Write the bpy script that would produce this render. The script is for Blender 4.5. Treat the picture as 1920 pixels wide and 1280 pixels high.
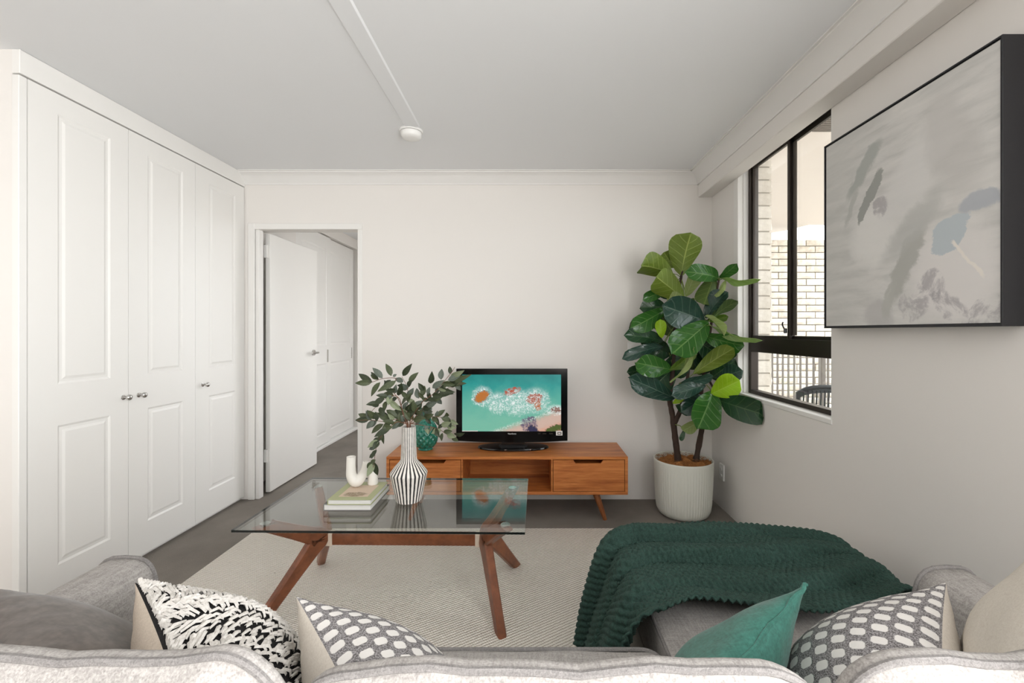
import bpy, bmesh, math, random
import numpy as np
from mathutils import Vector, Matrix

for o in list(bpy.data.objects):
    bpy.data.objects.remove(o)
S = bpy.context.scene
COL = S.collection
R = math.radians
random.seed(7)
rng = np.random.default_rng(7)

# ------------------------------------------------------------------ camera
F = 830.0                     # focal length in pixels of the 1920x1280 frame
VX, VY = 995.0, 622.0         # vanishing point of the room's depth lines
CH = 1.27                     # eye height
cd = bpy.data.cameras.new('camera')
cam = bpy.data.objects.new('camera', cd)
COL.objects.link(cam)
cam.location = (0, 0, CH)
cam.rotation_euler = (R(90), 0, 0)
cd.sensor_width = 36
cd.lens = F / 1920 * 36
cd.shift_x = -(VX - 960) / 1920
cd.shift_y = -(640 - VY) / 1920
cd.clip_start = 0.05
S.camera = cam

# ------------------------------------------------------------------ light
w = bpy.data.worlds.new('overcast_sky')
S.world = w
w.use_nodes = True
w.node_tree.nodes['Background'].inputs[0].default_value = (0.95, 0.975, 1.0, 1)
w.node_tree.nodes['Background'].inputs[1].default_value = 3.2

S.view_settings.view_transform = 'Standard'
S.view_settings.look = 'None'
S.view_settings.gamma = 1
S.view_settings.use_curve_mapping = False
S.view_settings.exposure = 0.58


YREAR_ = -3.0


def area_light(name, loc, rot, sx, sy, power, color=(1, 1, 1)):
    ld = bpy.data.lights.new(name, 'AREA')
    ld.shape = 'RECTANGLE'
    ld.size, ld.size_y = sx, sy
    ld.energy = power
    ld.color = color
    o = bpy.data.objects.new(name, ld)
    COL.objects.link(o)
    o.location = loc
    o.rotation_euler = rot
    return o


# daylight of the glazed door onto the balcony, in the window wall behind the camera
# (the balcony with its chair and fence shows through the window further along the same wall)
area_light('balcony_door_right_offscreen', (1.45, -1.25, 1.17), (R(90), 0, R(90)), 2.7, 2.2, 120, (0.98, 0.99, 1.0))


def P(px, py, Y):
    return Vector(((px - VX) / F * Y, Y, CH + (VY - py) / F * Y))


def PZ(px, py, Z):
    Y = (CH - Z) * F / (py - VY)
    return Vector(((px - VX) / F * Y, Y, Z))


# ------------------------------------------------------------------ node helpers
class NT:
    def __init__(s, name):
        s.m = bpy.data.materials.new(name)
        s.m.use_nodes = True
        s.t = s.m.node_tree
        s.b = s.t.nodes['Principled BSDF']
        s.out = s.t.nodes['Material Output']

    def n(s, typ, **kw):
        nd = s.t.nodes.new('ShaderNode' + typ)
        for k, v in kw.items():
            setattr(nd, k, v)
        return nd

    def l(s, a, b):
        s.t.links.new(a, b)

    def put(s, sock, v):
        if isinstance(v, bpy.types.NodeSocket):
            s.l(v, sock)
        elif isinstance(v, (tuple, list)) and sock.type == 'RGBA' and len(v) == 3:
            sock.default_value = (*v, 1)
        else:
            sock.default_value = v

    def math(s, op, a, b=0.0, c=0.0, clamp=False):
        nd = s.n('Math', operation=op, use_clamp=clamp)
        s.put(nd.inputs[0], a)
        s.put(nd.inputs[1], b)
        s.put(nd.inputs[2], c)
        return nd.outputs[0]

    def mix(s, f, a, b):
        nd = s.n('Mix', data_type='RGBA')
        s.put(nd.inputs['Factor'], f)
        s.put(nd.inputs[6], a)
        s.put(nd.inputs[7], b)
        return nd.outputs[2]

    def coords(s, kind='Object', scale=(1, 1, 1), rot=(0, 0, 0), loc=(0, 0, 0)):
        tc = s.n('TexCoord')
        mp = s.n('Mapping')
        mp.inputs['Scale'].default_value = scale
        mp.inputs['Rotation'].default_value = rot
        mp.inputs['Location'].default_value = loc
        s.l(tc.outputs[kind], mp.inputs[0])
        return mp.outputs[0]

    def noise(s, vec, scale, detail=4, rough=0.5, dist=0.0):
        nd = s.n('TexNoise')
        s.l(vec, nd.inputs['Vector'])
        nd.inputs['Scale'].default_value = scale
        nd.inputs['Detail'].default_value = detail
        nd.inputs['Roughness'].default_value = rough
        nd.inputs['Distortion'].default_value = dist
        return nd

    def ramp(s, fac, stops):
        nd = s.n('ValToRGB')
        s.put(nd.inputs[0], fac)
        el = nd.color_ramp.elements
        while len(el) < len(stops):
            el.new(0.5)
        for e, (p, c) in zip(el, stops):
            e.position = p
            e.color = (*c, 1) if len(c) == 3 else c
        return nd.outputs[0]

    def smooth(s, v, lo, hi):
        nd = s.n('MapRange', interpolation_type='SMOOTHSTEP')
        s.put(nd.inputs[0], v)
        nd.inputs[1].default_value = lo
        nd.inputs[2].default_value = hi
        return nd.outputs[0]

    def bump(s, h, strength=0.3, dist=0.01):
        nd = s.n('Bump')
        s.put(nd.inputs['Height'], h)
        nd.inputs['Strength'].default_value = strength
        nd.inputs['Distance'].default_value = dist
        s.l(nd.outputs[0], s.b.inputs['Normal'])

    def set(s, **kw):
        for k, v in kw.items():
            s.put(s.b.inputs[k.replace('_', ' ')], v)
        return s


def C(r, g, b):
    """sRGB 0-255 to linear"""
    def f(c):
        c /= 255
        return c / 12.92 if c <= 0.04045 else ((c + 0.055) / 1.055) ** 2.4
    return (f(r), f(g), f(b))


def plain(name, col, rough=0.5, var=0.05, nscale=6, bump=0.0, bscale=80, **kw):
    t = NT(name)
    v = t.coords()
    nz = t.noise(v, nscale)
    c2 = tuple(min(1, x * (1 - var)) for x in col)
    t.set(Base_Color=t.mix(nz.outputs[0], col, c2), Roughness=rough, **kw)
    if bump:
        b = t.noise(v, bscale, 3)
        t.bump(b.outputs[0], bump, 0.004)
    return t.m


MAT = {}
MAT['wall'] = plain('wall_paint', C(234, 230, 225), 0.65, 0.02, 2, 0.04, 180)
MAT['ceiling'] = plain('ceiling_paint', C(235, 236, 237), 0.7, 0.015, 2)
MAT['plaster'] = plain('white_plaster_cove', C(234, 232, 229), 0.7, 0.015, 2)
MAT['white'] = plain('white_gloss_paint', C(236, 234, 230), 0.38, 0.015, 3)
MAT['plastic'] = plain('white_plastic', C(240, 239, 236), 0.35, 0.01)
MAT['chrome'] = plain('brushed_nickel', C(205, 203, 200), 0.22, 0.06, 40, Metallic=1.0)
MAT['bronze'] = plain('dark_bronze_aluminium', C(52, 44, 38), 0.35, 0.1, 20, Metallic=0.5)
MAT['bronzelight'] = plain('worn_aluminium_track', C(128, 120, 112), 0.35, 0.1, 20, Metallic=0.6)
MAT['black'] = plain('black_gloss_plastic', C(12, 11, 12), 0.12, 0.05)
MAT['blackmatt'] = plain('black_satin_frame', C(34, 34, 38), 0.5, 0.05)
MAT['ceramic'] = plain('white_matt_ceramic', C(240, 236, 228), 0.45, 0.03, 20)
MAT['pot'] = plain('pale_sage_pot', C(220, 221, 211), 0.5, 0.04, 5)
MAT['bark'] = plain('fig_bark', C(72, 54, 44), 0.8, 0.5, 30, 0.6, 60)
MAT['stem'] = plain('reddish_twig', C(122, 82, 60), 0.7, 0.4, 60)
MAT['petiole'] = plain('green_petiole', C(120, 140, 60), 0.5, 0.2, 60)
MAT['metal_fence'] = plain('weathered_fence_metal', C(120, 112, 104), 0.5, 0.1)
MAT['paper'] = plain('book_pages', C(228, 226, 222), 0.7, 0.06, 200)


def carpet():
    t = NT('charcoal_carpet')
    v = t.coords()
    big = t.noise(v, 2.2, 5, 0.6)
    fine = t.noise(v, 260, 2)
    c = t.ramp(big.outputs[0], [(0.3, C(128, 120, 112)), (0.7, C(154, 146, 137))])
    c = t.mix(t.math('MULTIPLY', fine.outputs[0], 0.55), c, C(88, 82, 76))
    t.set(Base_Color=c, Roughness=0.95)
    t.bump(fine.outputs[0], 0.5, 0.006)
    return t.m


MAT['carpet'] = carpet()


def rug():
    t = NT('flatwoven_wool_rug')
    v = t.coords(rot=(0, 0, R(58)))
    wv = t.n('TexWave', wave_type='BANDS', bands_direction='X')
    t.l(v, wv.inputs['Vector'])
    wv.inputs['Scale'].default_value = 22
    wv.inputs['Distortion'].default_value = 1.2
    wv.inputs['Detail'].default_value = 2
    wv.inputs['Detail Scale'].default_value = 3
    v2 = t.coords(rot=(0, 0, R(-32)))
    wv2 = t.n('TexWave', wave_type='BANDS', bands_direction='X')
    t.l(v2, wv2.inputs['Vector'])
    wv2.inputs['Scale'].default_value = 34
    wv2.inputs['Distortion'].default_value = 2
    h = t.math('MULTIPLY', wv.outputs[1], t.math('ADD', 0.55, t.math('MULTIPLY', wv2.outputs[1], 0.45)))
    v3 = t.coords()
    big = t.noise(v3, 3, 3)
    sp = t.noise(v3, 70, 3, 0.6)
    c = t.ramp(h, [(0.0, C(160, 147, 130)), (0.27, C(253, 247, 238))])
    c = t.mix(t.math('MULTIPLY', big.outputs[0], 0.25), c, C(232, 222, 206))
    c = t.mix(t.smooth(sp.outputs[0], 0.70, 0.76), c, C(110, 98, 88))
    t.set(Base_Color=c, Roughness=0.95)
    t.bump(h, 0.6, 0.010)
    return t.m


MAT['rug'] = rug()


def wood(name, c1, c2, c3, scale=(1, 1, 1), rough=0.4):
    t = NT(name)
    v = t.coords(scale=scale)
    a = t.noise(v, 3.0, 6, 0.6, 0.6)
    b = t.noise(v, 14.0, 4, 0.6, 0.2)
    f = t.math('ADD', t.math('MULTIPLY', a.outputs[0], 0.7), t.math('MULTIPLY', b.outputs[0], 0.3))
    t.set(Base_Color=t.ramp(f, [(0.36, c1), (0.5, c2), (0.64, c3)]), Roughness=rough)
    t.bump(b.outputs[0], 0.06, 0.002)
    return t.m


MAT['teak'] = wood('teak_veneer', C(150, 82, 36), C(184, 110, 54), C(206, 134, 72), (0.7, 6, 9))
MAT['teak_v'] = wood('teak_leg', C(118, 66, 34), C(146, 88, 48), C(166, 104, 60), (7, 7, 0.8))
MAT['niche'] = MAT['teak']
MAT['walnut'] = wood('walnut_stained_beech', C(104, 58, 34), C(128, 74, 46), C(146, 88, 56), (2.5, 2.5, 2.5), 0.32)


def fabric(name, col, dark, sc=420, bump=0.5, streak=None, rough=0.9, **kw):
    t = NT(name)
    v = t.coords()
    a = t.noise(v, sc, 2, 0.6)
    b = t.noise(t.coords(scale=(1, 0.12, 1)), sc * 0.5, 3, 0.7)
    b2 = t.noise(t.coords(scale=(0.12, 1, 0.5)), sc * 0.5, 3, 0.7)
    big = t.noise(v, 5, 3)
    f = t.math('ADD', t.math('MULTIPLY', a.outputs[0], 0.4),
               t.math('ADD', t.math('MULTIPLY', b.outputs[0], 0.35), t.math('MULTIPLY', b2.outputs[0], 0.25)))
    c = t.ramp(f, [(0.38, dark), (0.6, col)])
    c = t.mix(t.math('MULTIPLY', big.outputs[0], 0.15), c, dark)
    t.set(Base_Color=c, Roughness=rough, **kw)
    t.bump(f, bump, 0.003)
    return t.m


MAT['sofa'] = fabric('light_grey_linen', C(184, 179, 174), C(140, 135, 131), 300)
MAT['piping'] = fabric('grey_piping_cord', C(146, 142, 139), C(110, 106, 104), 500)
MAT['taupe'] = fabric('taupe_velvet', C(112, 103, 96), C(84, 76, 70), 60, 0.1, rough=0.65, Sheen_Weight=0.25)
MAT['beige'] = fabric('beige_cotton', C(212, 198, 182), C(192, 177, 160), 500, 0.15)
MAT['cream'] = fabric('cream_cotton', C(226, 218, 206), C(210, 200, 187), 500, 0.15)
MAT['teal'] = fabric('teal_velvet', C(58, 124, 110), C(36, 92, 80), 160, 0.25, rough=0.65, Sheen_Weight=0.2)
MAT['tuftbase'] = fabric('black_backing_cloth', C(34, 31, 31), C(14, 13, 13), 300)
MAT['tuft'] = fabric('white_tuft_yarn', C(230, 226, 220), C(200, 194, 186), 300, 0.2)
MAT['knit'] = fabric('bottle_green_yarn', C(50, 80, 70), C(24, 46, 40), 260, 0.6)
MAT['coir'] = fabric('coconut_coir', C(190, 128, 70), C(120, 74, 36), 160, 0.6)


def check_mat():
    t = NT('grey_white_check_weave')
    tc = t.n('TexCoord')
    sp = t.n('SeparateXYZ')
    t.l(tc.outputs['UV'], sp.inputs[0])
    N = 15.0
    u = t.math('MULTIPLY', sp.outputs[0], N)
    vv = t.math('MULTIPLY', sp.outputs[1], N)
    row = t.math('FLOOR', vv)
    off = t.math('MULTIPLY', t.math('MODULO', row, 2.0), 0.5)
    fu = t.math('ABSOLUTE', t.math('SUBTRACT', t.math('FRACT', t.math('ADD', u, off)), 0.5))
    fv = t.math('ABSOLUTE', t.math('SUBTRACT', t.math('FRACT', vv), 0.5))
    d = t.math('MAXIMUM', t.math('MULTIPLY', fu, 1.0), t.math('MULTIPLY', fv, 0.74))
    d = t.math('MAXIMUM', d, t.math('MULTIPLY', t.math('ADD', fu, fv), 0.53))
    wht = t.math('SUBTRACT', 1.0, t.smooth(d, 0.26, 0.30))
    v = t.coords()
    nz = t.noise(v, 420, 2)
    g = t.ramp(nz.outputs[0], [(0.38, C(88, 84, 84)), (0.62, C(166, 162, 162))])
    c = t.mix(wht, g, C(230, 226, 221))
    t.set(Base_Color=c, Roughness=0.9)
    t.bump(t.math('ADD', t.math('MULTIPLY', nz.outputs[0], 0.3), wht), 0.5, 0.004)
    return t.m


MAT['check'] = check_mat()


def glass(name, tint, gloss=0.9):
    t = NT(name)
    tr = t.n('BsdfTransparent')
    tr.inputs[0].default_value = (*tint, 1)
    gl = t.n('BsdfGlossy')
    gl.inputs['Roughness'].default_value = 0.0
    gl.inputs[0].default_value = (gloss, gloss, gloss, 1)
    lw = t.n('LayerWeight')
    lw.inputs[0].default_value = 0.5
    sch = t.math('ADD', .04, t.math('MULTIPLY', .96, t.math('POWER', lw.outputs['Facing'], 5.0)))
    mx = t.n('MixShader')
    t.l(sch, mx.inputs[0])
    t.l(tr.outputs[0], mx.inputs[1])
    t.l(gl.outputs[0], mx.inputs[2])
    t.l(mx.outputs[0], t.out.inputs[0])
    return t.m


MAT['glass'] = glass('window_glass', (0.97, 0.98, 0.975))
MAT['tableglass'] = glass('table_glass', (0.93, 0.955, 0.945), 1.0)
MAT['glassedge'] = plain('polished_glass_edge', C(20, 26, 25), 0.25, 0.1)


def leaf_mat(name, col, vein, rough=0.3, trans=0.25, tcol=None):
    t = NT(name)
    tc = t.n('TexCoord')
    sp = t.n('SeparateXYZ')
    t.l(tc.outputs['UV'], sp.inputs[0])
    s = t.math('ABSOLUTE', sp.outputs[0])
    tt = sp.outputs[1]
    mid = t.math('SUBTRACT', 1.0, t.smooth(s, 0.02, 0.06))
    q = t.math('FRACT', t.math('MULTIPLY', t.math('SUBTRACT', tt, t.math('MULTIPLY', s, 0.22)), 6.0))
    q = t.math('ABSOLUTE', t.math('SUBTRACT', q, 0.5))
    side = t.math('MULTIPLY', t.math('SUBTRACT', 1.0, t.smooth(q, 0.02, 0.09)), 0.6)
    vn = t.math('MAXIMUM', mid, side)
    v = t.coords()
    nz = t.noise(v, 14, 3)
    dk = tuple(x * 0.72 for x in col)
    c = t.mix(nz.outputs[0], dk, col)
    c = t.mix(t.math('MULTIPLY', vn, 0.75), c, vein)
    t.set(Base_Color=c, Roughness=rough)
    t.bump(t.math('SUBTRACT', t.math('MULTIPLY', nz.outputs[0], 0.3), vn), 0.45, 0.004)
    tr = t.n('BsdfTranslucent')
    tr.inputs[0].default_value = (*(tcol or tuple(min(1, x * 1.8) for x in col)), 1)
    mx = t.n('MixShader')
    mx.inputs[0].default_value = trans
    t.l(t.b.outputs[0], mx.inputs[1])
    t.l(tr.outputs[0], mx.inputs[2])
    t.l(mx.outputs[0], t.out.inputs[0])
    return t.m


LM = {
    'dark': (leaf_mat('fig_leaf_dark', C(42, 76, 48), C(72, 104, 64), 0.2, 0.15), leaf_mat('fig_under_dark', C(74, 98, 50), C(120, 138, 78), 0.5, 0.2)),
    'mid': (leaf_mat('fig_leaf_green', C(58, 112, 44), C(116, 160, 80), 0.18, 0.25), leaf_mat('fig_under_green', C(92, 118, 52), C(150, 168, 84), 0.5, 0.25)),
    'olive': (leaf_mat('fig_leaf_olive', C(94, 126, 44), C(162, 180, 88), 0.3, 0.35), leaf_mat('fig_under_olive', C(126, 146, 56), C(190, 200, 108), 0.45, 0.35)),
    'pale': (leaf_mat('fig_leaf_pale', C(138, 166, 96), C(196, 206, 150), 0.35, 0.3), leaf_mat('fig_under_pale', C(160, 176, 108), C(206, 212, 160), 0.5, 0.3)),
    'lime': (leaf_mat('fig_leaf_lime', C(160, 196, 30), C(190, 210, 80), 0.4, 0.35), leaf_mat('fig_under_lime', C(176, 206, 40), C(120, 150, 30), 0.5, 0.35)),
    'blue': (leaf_mat('fig_leaf_bluish', C(44, 74, 62), C(86, 112, 96), 0.2, 0.1), leaf_mat('fig_under_bluish', C(70, 92, 62), C(110, 130, 90), 0.5, 0.15)),
}
SM = [leaf_mat('sprig_leaf_olive', C(78, 88, 58), C(110, 118, 84), 0.5, 0.15),
      leaf_mat('sprig_leaf_grey', C(98, 108, 96), C(140, 146, 132), 0.5, 0.15),
      leaf_mat('sprig_leaf_dark', C(54, 64, 42), C(84, 92, 64), 0.5, 0.12),
      leaf_mat('sprig_leaf_pale', C(150, 160, 128), C(178, 184, 156), 0.55, 0.25)]


# ------------------------------------------------------------------ geometry helpers
class MB:
    def __init__(s):
        s.v, s.f, s.mi, s.uv = [], [], [], {}

    def add(s, verts, faces, mi=0, uv=None):
        o = len(s.v)
        s.v += [tuple(p) for p in verts]
        for k, f in enumerate(faces):
            s.f.append(tuple(i + o for i in f))
            s.mi.append(mi)
        if uv is not None:
            for i, c in enumerate(uv):
                s.uv[o + i] = c
        return s

    def box(s, x0, x1, y0, y1, z0, z1, mi=0):
        v = [(x, y, z) for z in (z0, z1) for y in (y0, y1) for x in (x0, x1)]
        return s.add(v, [(0, 2, 3, 1), (4, 5, 7, 6), (0, 1, 5, 4), (2, 6, 7, 3), (0, 4, 6, 2), (1, 3, 7, 5)], mi)

    def rbox(s, x0, x1, y0, y1, z0, z1, r=0.004, seg=2, mi=0):
        bm = bmesh.new()
        bmesh.ops.create_cube(bm, size=1)
        for p in bm.verts:
            p.co = ((x0 + x1) / 2 + p.co.x * (x1 - x0), (y0 + y1) / 2 + p.co.y * (y1 - y0), (z0 + z1) / 2 + p.co.z * (z1 - z0))
        bmesh.ops.bevel(bm, geom=bm.edges[:], offset=r, segments=seg, affect='EDGES', profile=0.5)
        bm.verts.index_update()
        s.add([p.co[:] for p in bm.verts], [[q.index for q in f.verts] for f in bm.faces], mi)
        bm.free()
        return s

    def grid(s, pts, nu, nv, mi=0, closed_u=False, closed_v=False, flip=False, uv=None):
        """pts indexed [i*nv+j]"""
        fs = []
        for i in range(nu if closed_u else nu - 1):
            for j in range(nv if closed_v else nv - 1):
                a, b = i * nv + j, ((i + 1) % nu) * nv + j
                c, d = ((i + 1) % nu) * nv + (j + 1) % nv, i * nv + (j + 1) % nv
                fs.append((a, d, c, b) if flip else (a, b, c, d))
        return s.add(pts, fs, mi, uv)

    def lathe(s, prof, c=(0, 0, 0), n=32, axis='Z', mi=0, rfun=None):
        """prof: list of (r, h) from bottom to top"""
        pts = []
        for i in range(n):
            a = 2 * math.pi * i / n
            for r, h in prof:
                rr = r if rfun is None else rfun(r, h, a)
                p = (rr * math.cos(a), rr * math.sin(a), h)
                if axis == 'X':
                    p = (p[2], p[0], p[1])
                elif axis == 'Y':
                    p = (p[0], -p[2], p[1])
                pts.append((p[0] + c[0], p[1] + c[1], p[2] + c[2]))
        return s.grid(pts, n, len(prof), mi, closed_u=True)

    def tube(s, path, rad, n=8, mi=0, caps=True, closed=False):
        path = [Vector(p) for p in path]
        m = len(path)
        rr = rad if isinstance(rad, (list, tuple)) else [rad] * m
        up = Vector((0.123, 0.31, 0.94))
        pts = []
        prev = None
        for i, p in enumerate(path):
            if closed:
                t = path[(i + 1) % m] - path[i - 1]
            else:
                t = path[min(i + 1, m - 1)] - path[max(i - 1, 0)]
            t.normalize()
            a = (prev if prev is not None else up)
            a = a - t * a.dot(t)
            if a.length < 1e-4:
                a = Vector((1, 0, 0)) - t * t.x
            a.normalize()
            prev = a
            b = t.cross(a)
            for k in range(n):
                q = 2 * math.pi * k / n
                pts.append(p + (a * math.cos(q) + b * math.sin(q)) * rr[i])
        o = len(s.v)
        s.grid(pts, m, n, mi, closed_u=closed, closed_v=True, flip=True)
        if caps and not closed:
            s.f.append(tuple(o + k for k in range(n)))
            s.mi.append(mi)
            s.f.append(tuple(o + (m - 1) * n + k for k in reversed(range(n))))
            s.mi.append(mi)
        return s

    def quad(s, a, b, c, d, mi=0, uv=((0, 0), (1, 0), (1, 1), (0, 1))):
        return s.add([a, b, c, d], [(0, 1, 2, 3)], mi, uv)

    def mesh(s, name, mats, smooth=35, origin=(0, 0, 0)):
        me = bpy.data.meshes.new(name)
        ox, oy, oz = origin
        me.from_pydata([(p[0] - ox, p[1] - oy, p[2] - oz) for p in s.v], [], s.f)
        for m in (mats if isinstance(mats, (list, tuple)) else [mats]):
            me.materials.append(m)
        me.polygons.foreach_set('material_index', s.mi)
        if s.uv:
            ul = me.uv_layers.new(name='UVMap')
            li = np.empty(len(me.loops), dtype=np.int32)
            me.loops.foreach_get('vertex_index', li)
            arr = np.zeros((len(s.v), 2), dtype=np.float32)
            for k, c in s.uv.items():
                arr[k] = c
            ul.data.foreach_set('uv', arr[li].ravel())
        if smooth:
            me.shade_smooth()
            me.set_sharp_from_angle(angle=R(smooth))
        me.update()
        return me


def wloc(o):
    v = Vector((0, 0, 0))
    while o:
        v = v + o.location
        o = o.parent
    return v


def link(name, me, parent=None, loc=None):
    o = bpy.data.objects.new(name, me)
    COL.objects.link(o)
    if parent:
        o.parent = parent
    if loc is not None:
        o.location = loc
    return o


def part(name, mb, mats, parent, smooth=35, label=None, stuff=False):
    o = link(name, mb.mesh(name, mats, smooth, wloc(parent)), parent)
    if label:
        o['label'] = label
    if stuff:
        o['kind'] = 'stuff'
    return o


def empty(name, loc, label, cat, group=None):
    o = bpy.data.objects.new(name, None)
    COL.objects.link(o)
    o.location = loc
    o.empty_display_size = 0.1
    o['label'], o['category'] = label, cat
    if group:
        o['group'] = group
    return o


def single(name, mb, mats, loc, label, cat, group=None, smooth=35):
    o = link(name, mb.mesh(name, mats, smooth, loc), None, loc)
    o['label'], o['category'] = label, cat
    if group:
        o['group'] = group
    return o


def struct(name, mb, mats, smooth=30, label=None):
    o = link(name, mb.mesh(name, mats, smooth))
    o['kind'] = 'structure'
    if label:
        o['label'] = label
    return o


def catmull(pts, n=6):
    pts = [Vector(p) for p in pts]
    if len(pts) < 3:
        return [pts[0].lerp(pts[1], i / n) for i in range(n + 1)]
    out = []
    e = [pts[0] * 2 - pts[1]] + pts + [pts[-1] * 2 - pts[-2]]
    for i in range(1, len(e) - 2):
        p0, p1, p2, p3 = e[i - 1:i + 3]
        for k in range(n):
            t = k / n
            out.append(0.5 * ((2 * p1) + (p2 - p0) * t + (2 * p0 - 5 * p1 + 4 * p2 - p3) * t * t + (3 * p1 - p0 - 3 * p2 + p3) * t ** 3))
    out.append(pts[-1])
    return out


# ------------------------------------------------------------------ room shell
YB = 3.36      # back wall
XR = 1.376     # right wall
XL = -2.17     # face of the built-in wardrobe
ZC = 2.47      # ceiling
YN = 1.88      # wall nib where the wardrobe begins
XLL = -3.4
YREAR = -3.0
DX0, DX1, DZ = -2.09, -1.312, 2.047    # door opening
WY0, WY1, WZ0, WZ1 = 2.02, 2.95, 0.865, 2.41

struct('floor', MB().box(XLL - .15, 1.62, YREAR, YB + .1, -0.1, 0).box(XLL - .15, -.2, YB + .1, 6.4, -0.1, 0), MAT['carpet'], label='charcoal carpet')
struct('ceiling', MB().box(XLL - .15, 1.62, YREAR, YB + .1, ZC, ZC + 0.12).box(XLL - .15, -.2, YB + .1, 6.4, ZC, ZC + 0.12), MAT['ceiling'])
b = MB()
b.box(XLL, DX0, YB, YB + .1, 0, ZC)
b.box(DX0, DX1, YB, YB + .1, DZ, ZC)
b.box(DX1, 1.62, YB, YB + .1, 0, ZC)
struct('wall_back', b, MAT['wall'])
b = MB()
BY0, BY1, BZ1 = -2.6, .1, 2.27            # balcony door, out of the picture
b.box(XR, 1.49, YREAR, BY0, 0, ZC).box(XR, 1.49, BY1, WY0, 0, ZC).box(XR, 1.49, BY0, BY1, BZ1, ZC)
b.box(XR, 1.49, WY1, YB, 0, ZC)
b.box(XR, 1.49, WY0, WY1, 0, WZ0)
b.box(XR, 1.49, WY0, WY1, WZ1, ZC)
# outer leaf, away from the window
b.box(1.49, 1.60, YREAR, BY0, 0, ZC).box(1.49, 1.60, BY1, WY0, 0, ZC).box(1.49, 1.60, BY0, BY1, BZ1, ZC)
b.box(1.49, 1.60, WY0, WY1, 0, WZ0 - .03)
b.box(1.49, 1.60, WY0, WY1, WZ1 + .02, ZC)
b.box(1.49, 1.58, WY1 + .25, YB + .1, 0, ZC)
wr = struct('wall_right', b, MAT['wall'])
struct('wall_left', MB().box(XLL - .15, XLL, YREAR, YN, 0, ZC), MAT['wall'])
struct('wall_nib', MB().box(XLL - .15, -2.202, YN, YN + .045, 0, ZC), MAT['wall'])
# open end of the room behind the camera: wide doors between two piers
struct('wall_rear', MB().box(XLL, XR, YREAR, YREAR + .12, 0, ZC), MAT['wall'])
struct('trim_1', MB().rbox(1.27, XR, YREAR + .12, YB, 2.29, ZC, 0.004, 1), MAT['wall'], label='boxed white pelmet running above the window')


def cornice(name, path_dir, at, a0, a1, sgn):
    """stepped plaster cove; profile (out from the wall, down from the ceiling)"""
    prof = [(0.0, 0.085), (0.008, 0.085), (0.008, 0.075), (0.02, 0.062), (0.035, 0.04), (0.055, 0.022), (0.078, 0.014), (0.078, 0.006), (0.09, 0.006), (0.09, 0.0)]
    m = MB()
    pts = []
    for a in (a0, a1):
        for o, d in prof:
            pts.append((at + sgn * o, a, ZC - d) if path_dir == 'Y' else (a, at + sgn * o, ZC - d))
    m.grid(pts, 2, len(prof))
    return struct(name, m, MAT['plaster'])


cornice('trim_2', 'X', YB, XL, 1.27, -1)
cornice('trim_3', 'Y', 1.27, YREAR + .12, YB, -1)
# flat cover strip on the ceiling that ends at the smoke detector
b = MB()
pts = []
for y in (YREAR + .12, 2.58):
    for x, z in ((-.735, ZC), (-.728, ZC - .006), (-.652, ZC - .006), (-.645, ZC)):
        pts.append((x, y, z))
b.grid(pts, 2, 4)
struct('trim_4', b, MAT['ceiling'], label='shallow white cover strip along the ceiling')

# door architrave
b = MB()
b.rbox(DX0 - .05, DX0, YB - .014, YB + .1, 0, DZ + .045, .003, 1)
b.rbox(DX0 - .05, DX1 + .035, YB - .010, YB + .002, DZ, DZ + .045, .003, 1)
b.rbox(DX1, DX1 + .035, YB - .006, YB + .002, 0, DZ, .002, 1)
b.rbox(DX0 - .001, DX0 + .028, YB + .002, YB + .055, 0, DZ, .002, 1)
struct('trim_5', b, MAT['white'], label='white door frame')

# ------------------------------------------------------------------ door leaf, opened into the next room
b = MB()
b.rbox(-2.082, -2.045, 3.475, 4.235, 0.012, DZ - .005, .003, 1)
d1 = struct('door_1', b, MAT['white'], label='white flush door standing open')
b = MB()
hy, hz = 4.165, 1.075
b.lathe([(0, .012), (.026, .012), (.026, .004), (.028, 0)], (-2.045, hy, hz), 24, 'X')
part('handle_rose', b, MAT['chrome'], d1)
b = MB().tube([(-2.040, hy, hz), (-2.0, hy, hz)], .009, 10)
b.tube(catmull([(-2.0, hy + .006, hz), (-1.998, hy - .03, hz), (-2.0, hy - .11, hz + .002)], 5), .009, 10)
part('lever_handle', b, MAT['chrome'], d1)
for z in (1.85, .25):
    part('hinge', MB().lathe([(0, 0), (.007, 0), (.007, .1), (0, .1)], (-2.066, 3.467, z), 12).box(-2.085, -2.062, 3.458, 3.474, z, z + .1), MAT['white'], d1)

# next room
struct('wall_bedroom_left', MB().box(-2.95, -2.87, YB + .1, 6.3, 0, ZC), MAT['wall'])
struct('wall_bedroom_nib', MB().box(-2.87, -2.27, YB + .1, 4.279, 0, ZC), MAT['wall'])
struct('wall_bedroom_bulkhead', MB().box(-2.87, -2.27, 4.28, 5.80, 2.347, ZC), MAT['wall'])
struct('wall_bedroom_end', MB().box(-2.87, -2.27, 5.801, 6.3, 0, ZC), MAT['wall'])
b = MB()
b.box(-2.42, -.2, 6.3, 6.4, 0, ZC)
b.box(-.3, -.2, 3.46, 4.0, 0, ZC).box(-.3, -.2, 5.9, 6.4, 0, ZC).box(-.3, -.2, 4.0, 5.9, 0, .5).box(-.3, -.2, 4.0, 5.9, 2.3, ZC)
struct('wall_bedroom_right', b, MAT['wall'])

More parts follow.
